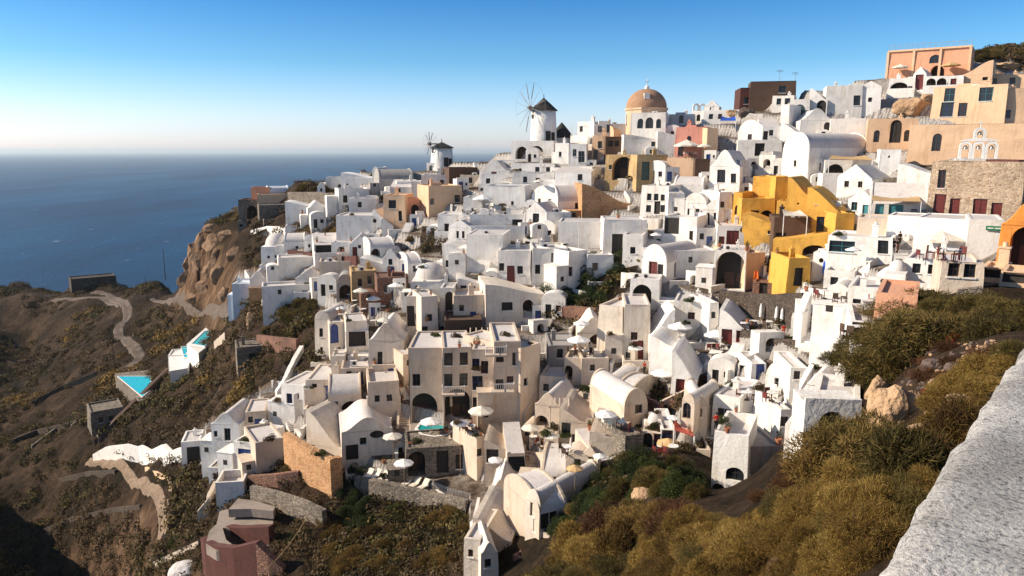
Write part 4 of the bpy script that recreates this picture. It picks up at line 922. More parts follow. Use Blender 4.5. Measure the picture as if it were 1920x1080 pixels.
1085 1110 350 312 6 20 F:.2 W | w50,60,1.4x.9k | white block with a dark slit at the stone vault foot | | n
995 1048 392 360 10 34 V:3.6 w | | large white barrel-vaulted hall with a bright gable | |
1046 1108 402 362 8 -20 X:3 W | w58,30,.7x1.3k | mauve vaulted side of the large hall | | n
985 1024 440 388 7 22 G:1.4 w | w50,48,1.2x1.7k >w40,40,1x1.2k | white gabled house with one big black square window | |
1024 1072 432 398 6 -16 F:.2 W | | plain grey-white wing right of the black square window | | a
1091 1182 412 345 8 -12 P:3.4 o | | big orange stone vault wall sloping down to the right | stone_house | n
1045 1130 478 416 7 2 F:.2 W | | long mauve-shaded white wall house left part | | n
1130 1212 482 412 7 -6 F:.2 W | d32,8,1.6x3k w34,46,.9x.9k | mauve-shaded white wall house with one dark blue door | | n
932 996 534 470 8 4 F:.3 W | w12,40,.8x1.2k d40,4,1.2x2.7r w68,32,.9x1.2k | white house with a dark red door and climbing plant | |
996 1066 534 466 8 -4 F:.3 W | w16,30,.8x1.4k d64,6,1.3x2.4r w60,62,.8x1.4k | white house with two windows above a broad red door | |
1066 1102 536 470 8 -40 F:.3 W | w10,30,.8x1.4r | curved shaded end of the red door house | | n
873 945 506 440 8 10 F:.1 W | | tall blank grey wall left of the red door houses | | a
830 880 520 458 7 16 P:1.4 w | w20,40k d55,8,.8x1.8k | bright white stepped house left of the tall blank wall | | a
840 885 470 420 6 18 G:1.2 w | w40,55,.5x1.2k w65,55,.5x1.2k | white peaked house with two slit windows | | a
880 985 430 402 6 4 F:.3 w | w86,20,1.8x1.2k | bright white terrace block with a low wall and planters | | t
858 915 560 522 6 -2 P:1 W | | shaded white slab house with a sweeping top | | n
911 1022 606 532 8 -10 P:1.6 W | n36,46,1.6x1.2 v72,18,1.6x2.6 | old rounded white house with blackened square openings | |
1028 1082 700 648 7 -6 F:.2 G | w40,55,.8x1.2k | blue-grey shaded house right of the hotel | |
1082 1140 664 610 7 -4 B:2 W | v74,4,2.4x3 | shaded white arch terrace house behind the twin umbrellas | | 
1056 1090 730 672 6 8 F:.3 C | v18,30,1x1.8 v42,30,1x1.8 v70,30,1.1x1.8 | cream balcony house with three narrow openings | | t
1090 1142 724 672 7 -10 F:.3 C | | cream cube house under the terrace umbrella | | a
1010 1060 762 706 6 10 F:.3 C | | cream balcony parapet block left of the narrow openings | | a
447 496 686 650 6 -4 F:.2 S | d55,6,.9x2k | small square stone hut in the gully | stone_hut |
318 352 700 666 6 10 F:.2 w | | white pump room at the end of the turquoise pools | | n
176 232 800 768 7 -6 F:.3 S | w30,30k w60,30k d45,5k | dark stone villa below the triangular pool | stone_villa | ns
1530 1582 642 592 6 8 F:.3 w | w30,40k d70,5,1x2.1b | white house with a blue door between closed parasols and dark bush | | t
1592 1652 655 604 6 -4 F:.3 w | w30,45,1x1k w70,45,1x1k | bright white house half behind the dark bush | | t
1640 1712 600 552 6 2 F:.2 L | | salmon flat-roofed terrace block behind the dark bush | | n
1545 1592 580 545 5 10 V:1.2 W | w50,40k | small white vaulted house below the blue closed parasol | |
1490 1540 800 748 6 10 F:.3 w | w30,45k d70,5,1x2k | white house under the open beam pergola | | t
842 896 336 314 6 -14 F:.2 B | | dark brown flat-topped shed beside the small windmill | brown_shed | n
862 902 350 328 6 8 F:.2 C | w50,30k | cream lit wall house below the dark brown shed | |
790 845 356 328 6 4 F:.3 W | w30,30k w70,30k | white terrace house under the small windmill tower | | a
744 800 366 340 6 -6 F:.3 w | w50,40k | bright white house between barrel-vaulted ridge house and peach flank | | a
655 705 400 372 6 10 F:.3 W | w40,40k | white house beside the golden bank bushes | | a
1100 1150 520 478 6 -8 F:.2 W | w30,30k | shaded white room block above the walled garden | | n
1165 1205 500 440 6 8 F:.2 w | w50,40,.8x1k | white block at the right end of the garden wall | | a
1410 1450 560 530 5 6 F:.2 r | d50,5k | reddish stone room under the yellow corner cube | stone_house | n
140 215 538 520 8 -6 F:.3 d | | dark bunker-like house on the headland above the sea | bunker_house | ns
"""
def build_rows(rows):
    for ln in rows.strip().split('\n'):
        if ln.startswith('#') or not ln.strip(): continue
        a, ops, label, name, extra = [q.strip() for q in (ln + ' | |').split('|')[:5]]
        v = a.split(); yy = None
        if '@' in v[-1] or len(v) > 8: yy = float(v.pop()[1:])
        pl, pr, base, top, depth, yaw = map(float, v[:6])
        cat = (name or 'house').replace('white_', '').replace('stone_', '').replace('fort_', '').replace('_', ' ')
        if cat in ('peach house', 'salmon villa'): cat = cat.split()[-1]
        if v[7] in 'Ww' and base > 590 and 560 < pl < 1170: v[7] = 'M'  # lower-centre whites take the plaster tinted by warm light
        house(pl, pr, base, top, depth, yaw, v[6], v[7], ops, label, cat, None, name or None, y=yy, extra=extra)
build_rows(ROWS)

# ------------------------------------------------------------------ walls, stairs, slabs
def poly_wall(row):
    "label | mat | name | px,base,top; ... | thickness | extra y"
    q = [s.strip() for s in (row + '||').split('|')]
    label, mat, name, ptsx = q[0], MATC[q[1]], q[2] or 'retaining_wall', q[3]
    th = float(q[4] or .45); ys = q[5]
    pl = []
    for s in ptsx.split(';'):
        a = [float(v) for v in s.split(',')]
        g = gy(a[0], a[1]) if len(a) < 4 else P(a[0], a[1], a[3])
        pl.append((g, zat(a[2], g.y)))
    fine = []
    for i in range(len(pl)-1):
        for k in range(4): fine.append((pl[i][0].lerp(pl[i+1][0], k/4), pl[i][1]*(1-k/4) + pl[i+1][1]*k/4))
    fine.append(pl[-1]); o = fine[0][0].copy(); m = MB(); n = len(fine); vs = []
    for i, (p, zt) in enumerate(fine):
        a = fine[max(0, i-1)][0]; b = fine[min(n-1, i+1)][0]; d = Vector((b.x-a.x, b.y-a.y, 0)).normalized(); nn = Vector((-d.y, d.x, 0)) * th
        zt += .06*noise.noise((p.x, p.y, 1)); zb = p.z - 4
        for q_, z in ((p, zb), (p, zt), (p+nn, zt), (p+nn, zb)): vs.append(Vector((q_.x, q_.y, z)) - o)
    fs = [(i*4+k, (i+1)*4+k, (i+1)*4+k+1, i*4+k+1) for i in range(n-1) for k in range(3)] + [(0, 1, 2, 3), ((n-1)*4+3, (n-1)*4+2, (n-1)*4+1, (n-1)*4)]
    m.add(vs, fs); ob = m.obj(name, [mat]); ob.location = o
    tag(ob, label, 'wall' if 'wall' in name else name.replace('_', ' '), kind='thing')
WALLS = """
orange-brown stone retaining wall catching the sun under the white fin wall|o|retaining_wall|534,880,812;560,897,828;590,915,845;622,936,862|.8
narrow return of the orange stone retaining wall|o|retaining_wall|622,936,862;644,925,857|.8
brown terrace wall at the foot of the red flower house|r|retaining_wall|466,918,893;520,915,890;560,905,884|.6
long curving stone wall holding up the sun lounger deck|S|retaining_wall|665,925,895;720,940,905;790,953,922;873,965,940|.7
dark rubble stone wall behind the restaurant terrace|d|retaining_wall|1346,590,544;1400,596,550;1440,600,552;1500,604,548|.6
low stone wall in front of the restaurant terrace|d|retaining_wall|1385,632,616;1430,645,632;1500,652,640|.5
long curved white wall holding the dark green garden|W|garden_wall|1022,540,522;1060,530,508;1110,508,486;1150,482,462;1190,462,446|.5
maroon terrace wall below the long grey-roofed house|R|retaining_wall|540,490,469;575,492,472;616,497,480|.5
second maroon wall beneath the twin red doors|R|retaining_wall|618,503,482;668,503,480|.5
tall oxide-red curved wall of the lowest terrace|R|retaining_wall|381,1075,1008;388,1090,1016;405,1098,1024;440,1098,1028;484,1090,1018|.8
red stone buttress slanting right of the lowest red terrace|r|retaining_wall|484,1090,1018;505,1086,1042;530,1080,1066|.8
oxide-red curved wall of the middle terrace|R|retaining_wall|414,1006,984;424,1018,988;450,1022,990;505,1021,988|.8
dark stone wall of the upper red terrace|d|retaining_wall|440,980,950;470,982,950;514,978,955|.7
long dark rubble wall stepping down below the brown terrace|S|retaining_wall|470,945,912;520,955,924;570,975,940;605,990,958|.6
pink-white low wall along the left side of the tiny sun terrace|C|path_wall|372,985,960;395,960,932;410,930,902|.5
cream edge wall of the dirt path at its bend|P|path_wall|272,884,876;292,893,885;317,907,898;317,930,921|.4
cream edge wall running down beside the dirt path|P|path_wall|314,945,936;315,985,976;308,1010,1001|.4
pale stone wall above the green slope at the bottom|C|path_wall|285,1068,1055;330,1045,1034;372,1025,1014|.5
dark grey field wall on the headland by the white belfry|S|retaining_wall|540,382,360;590,382,360;634,384,364|.6
dark diagonal boundary wall beside the triangular pool|B|boundary_wall|178,842,826;215,806,790;262,762,746;318,702,690|.8
stone field wall under the gully hut|r|retaining_wall|482,655,628;520,662,632;556,664,636|.5
low white wall of the stone hut track|C|path_wall|425,632,622;405,650,640|.4
white wall zigzagging beside the long right stair|w|stair_wall|1486,640,560;1500,655,590;1516,640,545|.7
white parapet sweeping down beside the vaulted grey-door house|w|stair_wall|1480,780,762;1500,745,728;1525,700,684|.5
white parapet of the diagonal stair under the cream parasol|W|stair_wall|1596,530,515;1630,508,492;1670,478,462;1704,452,438|.5
pale slide-like drain wall at the slope edge|W|stair_wall|520,746,734;540,716,704;556,684,672;570,660,648|.7
beige outer wall left of the rounded green shutter house|C|retaining_wall|377,862,824;392,872,838;404,878,846|.5
stepped white ruin wall at the left end of the path|w|ruined_wall|175,866,852;200,864,838;235,862,834;262,866,842|.8
higher broken white ruin wall in the middle of the ruins|w|ruined_wall|262,870,836;280,868,846;305,868,834;318,870,848|.8
low white ruin wall beside the tiny hut|w|ruined_wall|306,874,856;330,868,842;344,866,840|.8
white low wall on the terrace of the large blank bastion|w|retaining_wall|1122,640,628;1166,650,636|.4
white sunlit garden wall below the yellow corner cube|w|retaining_wall|1500,560,545;1520,555,540;1560,560,548|.4
stone wall under the dark garden beside the bastion|r|retaining_wall|1030,600,576;1075,602,574;1116,604,578|.5
white terrace wall under the pink umbrella café|C|retaining_wall|1330,338,330;1360,342,328|.4
brown bank wall beside the bougainvillea house|r|retaining_wall|1195,762,738;1225,775,752;1242,790,768|.4
cream wall crossing the brown bank toward the twin towers|C|retaining_wall|1232,768,758;1262,752,742;1300,735,725|.4
black-stone wall beneath the orange house|S|retaining_wall|1795,560,545;1840,560,538|.5
white wall line above the pockmarked cave house|w|retaining_wall|470,440,432;500,432,424;545,434,426|.5
cream stair wall right of the hotel|C|stair_wall|985,800,776;1000,770,742;1012,745,716|.6
low white wall around the lunch terrace with small parasols|C|retaining_wall|985,862,846;1030,868,852;1080,874,858|.4
white wall above the red canopy|w|retaining_wall|1204,800,786;1240,806,792|.4
low dry-stone terrace wall high on the left slope|d|field_wall|60,760,752;120,730,722;180,705,697|.5
low dry-stone terrace wall in the middle of the left slope|d|field_wall|20,835,826;70,815,806;130,800,791|.5
low dry-stone terrace wall beneath the white ruins|d|field_wall|110,905,897;160,893,885;215,890,882|.5
long dry-stone terrace wall below the pale dirt path|d|field_wall|60,1010,1001;130,980,971;210,962,953;262,955,947|.5
broken dry-stone wall under the triangular pool|S|field_wall|60,842,836;110,805,799;150,790,783|.4
white planter wall edging the hotel pool|W|retaining_wall|770,838,822;830,840,824;893,842,826|.5
"""
for ln in WALLS.strip().split('\n'): poly_wall(ln)

def stair(px0, py0, px1, py1, wm, label, mat=W, side=True, n=None):
    a, b = gy(px0, py0), gy(px1, py1); d = Vector((b.x-a.x, b.y-a.y, 0)); L_ = d.length; n = n or max(4, int(abs(b.z-a.z)/.2)); n = min(n, 60)
    root = empty('stairway', a, math.atan2(d.y, d.x) - math.pi/2, label, 'stairs')
    m = MB(); dz = (b.z-a.z)/n; dy = L_/n
    for i in range(n): m.box(-wm/2, wm/2, i*dy, (i+1)*dy - .001 if i < n-1 else L_, min(0, a.z*0) - 3 + i*dz, (i+1)*dz + .05 if dz > 0 else i*dz + .05)
    m.obj('steps', [mat], root)
    if side:
        for s in (-1, 1):
            q = MB(); x = s*(wm/2+.16)
            vs = [(x-.15, 0, -3), (x+.15, 0, -3), (x+.15, L_, b.z-a.z-3), (x-.15, L_, b.z-a.z-3), (x-.15, 0, .75), (x+.15, 0, .75), (x+.15, L_, b.z-a.z+.75), (x-.15, L_, b.z-a.z+.75)]
            q.add(vs, [(0, 3, 2, 1), (4, 5, 6, 7), (0, 1, 5, 4), (1, 2, 6, 5), (2, 3, 7, 6), (3, 0, 4, 7)]); q.obj('side_wall', [mat], root)
stair(757, 838, 762, 690, 1.3, 'long narrow stair climbing the left side of the cream hotel', CRM)
stair(1478, 768, 1532, 652, 1.5, 'long grey-treaded stair between bush and barrel-vaulted house', GRY)
stair(1600, 528, 1712, 440, 1.4, 'diagonal white stair rising to the wall under the stone church')
stair(995, 888, 1000, 846, 1.6, 'short cream stair flight near the small parasols', CRM)
stair(903, 990, 912, 945, 1.3, 'short white stair above the lowest white houses')
stair(1190, 745, 1210, 700, 1.2, 'dark shaded stair left of the round terrace parasol', GRY)
stair(1215, 640, 1258, 575, 1.3, 'white stair rising along the open square wall')
stair(860, 455, 880, 405, 1.2, 'white stair beside the peaked house with slit windows')
stair(1520, 226, 1543, 182, 1.2, 'white stair on the flank next to the green arched door')
stair(1110, 700, 1140, 665, 1.0, 'curving brown-edged stair under the arch terrace', BRN)
stair(700, 820, 728, 790, 1.0, 'short white stair beside the lunette house')
stair(1500, 610, 1512, 565, 1.2, 'white stair channel right of the closed parasols')

def slab(poly, anchor, mats, label, cat, name, thick=4.0, inset=None, wat=None, rimw=.35, dz=0):
    "level platform whose corners are seen at POLY; optional sunken water surface"
    z = anchor + dz; pts_ = [ray(*p) * (z / ray(*p).z) for p in poly]; c = sum(pts_, Vector())/len(pts_)
    root = empty(name, (c.x, c.y, z), 0, label, cat); n = len(pts_); lp = [p - c for p in pts_]
    area = sum(lp[i].x*lp[(i+1) % n].y - lp[(i+1) % n].x*lp[i].y for i in range(n))
    if area < 0: lp = lp[::-1]
    m = MB(); vs = [(p.x, p.y, 0) for p in lp] + [(p.x, p.y, -thick) for p in lp]
    m.add(vs, [tuple(range(n))] + [(i, n+i, n+(i+1) % n, (i+1) % n) for i in range(n)]); m.obj('deck', [mats], root)
    if wat:
        wp = [ray(*p) * (z / ray(*p).z) - c for p in wat]; k = len(wp)
        ar = sum(wp[i].x*wp[(i+1) % k].y - wp[(i+1) % k].x*wp[i].y for i in range(k))
        if ar < 0: wp = wp[::-1]
        wc = sum(wp, Vector())/k; r = MB(); wm = MB()
        for i in range(k):
            a, b = wp[i], wp[(i+1) % k]; ao, bo = a + (a-wc).normalized()*rimw, b + (b-wc).normalized()*rimw
            for u in (a, b, ao, bo): u.z = 0
            e = Vector((0, 0, .22)); r.quad(a+e, ao+e, bo+e, b+e); r.quad(ao+e, ao, bo, bo+e); r.quad(a, a+e, b+e, b)
        wm.add([(p.x, p.y, .12) for p in wp], [tuple(range(k))])
        r.obj('rim', [TRIM], root); wm.obj('water', [wat_m[mats_w[0]]], root)
    return root
def water(name, c, rough=.06):
    m, nt, b = new_mat(name); L = nt.links
    geo = N(nt, 'ShaderNodeNewGeometry'); n1 = N(nt, 'ShaderNodeTexNoise', i_Scale=2.0, i_Detail=3.0); L.new(geo.outputs['Position'], n1.inputs['Vector'])
    r1 = ramp(nt, [(.35, scl(c, .85)), (.65, scl(c, 1.1))]); L.new(n1.outputs[0], r1.inputs[0]); L.new(r1.outputs[0], b.inputs['Base Color'])
    bp = N(nt, 'ShaderNodeBump', i_Strength=.15, i_Distance=.1); L.new(n1.outputs[0], bp.inputs['Height']); L.new(bp.outputs[0], b.inputs['Normal'])
    b.inputs['Roughness'].default_value = rough; return m
wat_m = {'t': water('turquoise_pool_water', (.02, .50, .62)), 'g': water('green_pool_water', (.01, .30, .32)), 'd': water('dark_pool_water', (.02, .045, .09))}
mats_w = ['t']
za = gy(268, 752).z
slab([(215,700),(316,690),(322,700),(268,750),(262,752)], za, STN, 'stone deck with a bright turquoise triangular pool on the lower slope', 'pool', 'swimming_pool', 7, wat=[(221,707),(282,707),(283,730),(267,745)], dz=2.2)
za = gy(345, 668).z
slab([(316,668),(345,650),(362,655),(352,690),(318,696)], za, W2, 'white deck with the lower turquoise slope pool', 'pool', 'swimming_pool', 5, wat=[(340,652),(366,649),(364,668),(346,672)], dz=2.4)
za = gy(375, 645).z
slab([(350,645),(385,615),(428,612),(400,640),(372,662)], za, W2, 'long white deck with the upper turquoise pool near the cliff foot', 'pool', 'swimming_pool', 5, wat=[(360,646),(384,622),(408,622),(384,650)], dz=3.2)
mats_w[0] = 'g'
za = P(830, 822, 86).z
slab([(770,800),(775,778),(900,772),(905,805),(893,828),(770,826)], za, TERR, 'hotel terrace with an oval blue-green pool between parasols', 'pool', 'swimming_pool', 5, wat=[(783,806),(790,796),(812,790),(832,790),(846,796),(848,808),(838,817),(815,820),(792,816)])
mats_w[0] = 'd'
za = P(770, 915, 81).z
slab([(667,897),(700,878),(762,884),(870,892),(905,905),(873,943),(790,925),(720,908)], za, TERR, 'sun lounger deck with a small dark plunge pool', 'pool', 'swimming_pool', 5, wat=[(822,922),(842,910),(868,912),(872,922),(862,932),(836,930)])
mats_w[0] = 'g'
za = gy(668, 668).z
slab([(652,668),(655,640),(690,640),(694,668)], za, W, 'small pale green plunge pool deck beside the peaked house', 'pool', 'swimming_pool', 4, wat=[(658,662),(660,656),(688,656),(690,662)], dz=.6)

for poly, a_, lab, mt_, tk in [([(386,1020),(392,996),(404,984),(416,986),(424,1012),(440,1024),(505,1022),(486,1030),(440,1036),(405,1032)], (388, 1090, 1016), 'pink-grey paved terrace between the two oxide-red walls', TERR, 1.2),
    ([(404,990),(412,958),(440,952),(514,956),(512,980),(505,990),(450,992),(424,990)], (424, 1018, 988), 'paved terrace over the middle oxide-red wall', TERR, 1.0),
    ([(428,955),(446,935),(474,938),(516,950),(512,958),(470,954)], (470, 982, 950), 'narrow paved top of the dark upper terrace', TERR, 1.0)]:
    gq = gy(a_[0], a_[1]); slab(poly, zat(a_[2], gq.y), mt_, lab, 'terrace', 'paved_terrace', tk)

def windmill(pxc, base, top_wall, apex, rpx, Y, label, hub, blade_px, ax_yaw, ph=0):
    g = P(pxc, base, Y); s = wfac(pxc, base)*Y; r = rpx*s; h = zat(top_wall, Y) - g.z; ha = zat(apex, Y) - g.z
    root = empty('windmill', g, -math.atan2(g.x, g.y), label, 'windmill')
    m = MB(); m.lathe([(r, -4), (r, 0), (r*.93, h*.5), (r*.88, h), (r*.80, h+.01)], 32); o = m.obj('tower', [W2], root, True)
    m = MB(); m.lathe([(r*1.02, h-.12), (r*1.04, h-.05), (r*.98, h+.1), (r*.5, h+(ha-h)*.52), (0.02, ha)], 28); m.cyl((0, 0, ha-.2), (0, 0, ha+.7), .07); m.obj('thatched_roof', [THAT], root)
    for an, z, w_, h_ in ((-150, .74, .7, .9), (-70, .06, 1.1, 2.1), (-45, .05, .9, 1.9), (-150, .9, .5, .5)):
        a = R(an); rr_ = r*(1 - .12*z) ; q = MB(); q.box(-w_/2, w_/2, -.05, .12, 0, h_); ob = q.obj('window' if z > .5 else 'door', [DARK], root)
        ob.location = (rr_*math.cos(a), rr_*math.sin(a), h*z); ob.rotation_euler = (0, 0, a + math.pi/2)
    hz = zat(hub, Y) - g.z; bl = blade_px*s; ax = Vector((-math.sin(R(ax_yaw)), -math.cos(R(ax_yaw)), 0.0)); q = ax.to_track_quat('Z', 'Y')
    hp = ax*(r+.7) + Vector((0, 0, hz)); w = MB(); w.cyl(Vector((0, 0, hz)), hp + ax*.8, .16, .10); w.cyl(hp-ax*.25, hp+ax*.25, .42, .42, 10)
    w.obj('axle', [DBRN], root)
    rg = MB()
    for i in range(12):
        a = 2*math.pi*i/12 + ph; e = hp + q @ Vector((math.cos(a)*bl, math.sin(a)*bl, 0)); e2 = hp + q @ Vector((math.cos(a+math.pi/6)*bl, math.sin(a+math.pi/6)*bl, 0))
        sp = MB(); sp.cyl(hp, e, .06, .02, 5)
        if i in (2, 3, 4, 8): sp.cyl(hp + (e-hp)*.35 + ax*.03, hp+(e-hp)*.95 + ax*.03, .12, .09, 4)
        sp.obj('sail_spar', [GRYP], root)
        rg.cyl(e, e2, .015, .015, 3, cap=False); rg.cyl(hp+ax*.8, e, .010, .010, 3, cap=False)
    rg.obj('rigging', [MET], root)
windmill(1019, 268, 207, 183, 25.5, 168, 'large white windmill with black conical roof and bare wheel', 203, 46, 52, .26)
windmill(829, 314, 277, 266, 22, 182, 'small white windmill lower on the ridge with a dark cap', 270, 22, 52, .1)
g = P(1053, 268, 172); rt = empty('mill_hut', g, 0, 'dark conical roofed hut peeking from behind the large windmill', 'hut')
m = MB(); m.lathe([(2.6, -2), (2.6, 1.2)], 20); m.obj('wall', [W], rt); m = MB(); m.lathe([(2.9, 1.1), (1.5, 2.9), (.02, 4.6)], 20); m.obj('roof', [THAT], rt)

# domed church
Y = 156; g = P(1210, 262, Y); s = wfac(1210, 200)*Y; rt = empty('domed_church', g, 0, 'big terracotta dome on a peach drum above the ridge', 'church')
z0 = zat(236, Y)-g.z; z1 = zat(203, Y)-g.z; zt = zat(167, Y)-g.z; r = 39*s
m = MB(); m.lathe([(r*1.0, -3), (r*1.0, z1-.5), (r*1.05, z1-.4), (r*1.06, z1), (r*.95, z1+.05)], 8); m.obj('drum', [PCH], rt).rotation_euler = (0, 0, R(22.5))
m = MB(); hh = zt-z1; m.lathe([(r*.97*math.cos(i*math.pi/32), z1+.06+hh*math.sin(i*math.pi/32)) for i in range(17)], 40); m.obj('dome', [DOMEM], rt, True)
m = MB()
for k in range(8):
    a = R(45*k + 0); c = Vector((math.cos(a), math.sin(a), 0)); ux = Vector((-c.y, c.x, 0)); p = c*(r*.935)
    for q in (0,): m.quad(p - ux*.45 + Vector((0, 0, z0)), p + ux*.45 + Vector((0, 0, z0)), p + ux*.45 + Vector((0, 0, z1-1.2)), p - ux*.45 + Vector((0, 0, z1-1.2)))
m.obj('window', [GLASS], rt)
m = MB(); m.lathe([(.5, zt-.1), (.45, zt+.5), (.15, zt+.75)], 10); m.cyl((0, 0, zt+.7), (0, 0, zt+2.0), .06); m.box(-.45, .45, -.05, .05, zt+1.4, zt+1.52); m.obj('cross', [TRIM], rt)
m = MB(); a = R(-100); p = Vector((math.cos(a), math.sin(a), 0))*r*.78
m.box(p.x-.55, p.x+.55, p.y-.5, p.y+.8, z1+hh*.42, z1+hh*.72); m.obj('dormer', [W, DARK], rt)

def arch_wall(mb, cx, z0, ri, ro, zs, y0, y1, mi=0, n=12):
    "two legs and a round arch"
    mb.box(cx-ro, cx-ri, y0, y1, z0, zs, mi); mb.box(cx+ri, cx+ro, y0, y1, z0, zs, mi)
    for i in range(n):
        a, b = math.pi*i/n, math.pi*(i+1)/n
        pr = [(cx-ri*math.cos(a), zs+ri*math.sin(a)), (cx-ri*math.cos(b), zs+ri*math.sin(b)), (cx-ro*math.cos(b), zs+ro*math.sin(b)), (cx-ro*math.cos(a), zs+ro*math.sin(a))]
        mb.prism(pr[::-1], y0, y1, mi)
Y = 102; g = P(1832, 300, Y); s = wfac(1832, 280)*Y; rt = empty('bell_tower', g, -math.atan2(g.x, g.y)+.12, 'white pierced bell tower with four arches on the stone church roof', 'bell tower')
m = MB(); m.box(-36*s, 36*s, -.55, .55, -1.5, 3*s); m.obj('base', [W2], rt)
m = MB()
for cx in (-21, 0, 21): arch_wall(m, cx*s, 3*s, 6.2*s, 10.4*s, 24*s, -.35, .35)
m.obj('lower_arches', [W2], rt)
m = MB(); m.prism([(-31*s, 34.6*s), (-31*s, 36*s), (-12*s, 40*s), (12*s, 40*s), (31*s, 36*s), (31*s, 34.6*s)][::-1], -.4, .4); m.obj('cornice', [W2], rt)
m = MB(); arch_wall(m, 0, 40.1*s, 5*s, 10*s, 50*s, -.35, .35); m.obj('upper_arch', [W2], rt)
for cx, z in ((-21, 24), (0, 24), (21, 24), (0, 50)):
    b = MB(); b.lathe([(.36, 0), (.3, .12), (.2, .4), (.05, .5)], 10, (cx*s, 0, (z-4)*s)); b.obj('bell', [MET], rt)
m = MB(); m.cyl((0, 0, 60*s), (0, 0, 60*s+.9), .05); m.box(-.28, .28, -.04, .04, 60*s+.5, 60*s+.6); m.obj('cross', [TRIM], rt)
# bell arches on the ridge right of the dome
g = gy(1310, 212); rt = empty('bell_gable', g, 0, 'small white bell arch on the ridge right of the terracotta dome', 'bell tower'); m = MB()
arch_wall(m, -.6, -1, .35, .7, 1.3, -.25, .25); arch_wall(m, .75, -1, .35, .65, 1.3, -.25, .25); m.box(-1.35, 1.42, -.26, .26, -2, -.2); m.obj('arches', [W2], rt)
# trim of the salmon villa
Y = gy(1737, 148).y; g = P(1737, 148, Y); th = -R(6) - math.atan2(g.x, g.y); s = Y*wfac(1737, 120)
rt = empty('villa_trim', g, th); rt.name = 'roof_railing'; tag(rt, 'pale railing with small lamps on the salmon villa roof', 'railing')
zt = zat(90, Y) - g.z; m = MB(); hw = 69*s
for i in range(15): x = -hw + .1 + (2*hw-.2)*i/14; m.cyl((x, .15, zt-.1), (x, .15, zt+1.0), .035, n=5)
m.box(-hw, hw, .12, .17, zt+.95, zt+1.02); m.box(-hw, hw, .13, .16, zt+.45, zt+.49); m.obj('rail', [GRYP], rt)
villa = [o for o in bpy.data.objects if o.name.startswith('salmon_villa')][0]
m = MB(); hv = zt
for x in (-1, -.36, .28, .97): m.box(x*hw-.22, x*hw+.22, -.12, -.003, .2, hv-.35)
m.box(-hw-.05, hw+.05, -.16, -.003, hv-.34, hv+.02); o = m.obj('pilasters', [PCH], villa)

# ------------------------------------------------------------------ umbrellas and furniture
def make_umbrella(cm, label, closed=False):
    root = empty('parasol', (0, 0, 0), 0, label, 'parasol')
    m = MB(); m.cyl((0, 0, 0), (0, 0, 2.55), .035, n=6); m.obj('pole', [LWOOD], root)
    m = MB(); m.cyl((0, 0, 0), (0, 0, .12), .3, .28, 10); m.obj('base', [GRY], root)
    m = MB()
    if closed: m.lathe([(.04, 2.6), (.14, 2.3), (.2, 1.5), (.17, 1.1), (.04, 1.05)], 8)
    else:
        n = 8; vs = [(0, 0, 2.62)] + [(1.5*math.cos(2*math.pi*i/n), 1.5*math.sin(2*math.pi*i/n), 2.02) for i in range(n)] + [(1.5*math.cos(2*math.pi*i/n), 1.5*math.sin(2*math.pi*i/n), 1.86) for i in range(n)]
        m.add(vs, [(0, 1+i, 1+(i+1) % n) for i in range(n)] + [(1+i, 1+n+i, 1+n+(i+1) % n, 1+(i+1) % n) for i in range(n)])
    m.obj('canopy', [cm], root); return root
def copy_tree(o, parent=None):
    c = o.copy(); col.objects.link(c)
    if parent: c.parent = parent
    for ch in o.children: copy_tree(ch, c)
    return c
bpy.context.view_layer.update(); DG = bpy.context.evaluated_depsgraph_get()
def hit(px, py):
    d = ray(px, py).normalized(); ok, loc, nrm, fi, ob, mt = sc.ray_cast(DG, d*.9 + Vector((0, 0, 0)), d); return (loc, nrm, ob) if ok else (None, None, None)
def floor_under(x, y, z):
    ok, loc, nrm, fi, ob, mt = sc.ray_cast(DG, Vector((x, y, z)), Vector((0, 0, -1)), distance=14); return loc.z if ok else zter(x, y)
def vis(px, py, rad=16):
    "nearest spot to a picture position where a level surface is in view"
    for r_ in range(0, rad, 3):
        for k in range(1 if r_ == 0 else 8):
            a = k*math.pi/4; l, n, o = hit(px + r_*math.cos(a), py + r_*math.sin(a))
            if l is not None and n.z > .8 and l.y < 230: return l
    return None
UMB = {k: None for k in 'wctrb'}
used = {}
def place(key, maker, loc, scale, label, rz=0, group=None):
    if key not in used: used[key] = maker(); o = used[key]
    else: o = copy_tree(used[key])
    o.location = loc; o.scale = (scale,)*3; o.rotation_euler = (0, 0, rz); o['label'] = label
    if group: o['group'] = group
    return o
CM = {'w': CANW, 'c': CANV, 't': CANT, 'r': CANR, 'b': CANB}
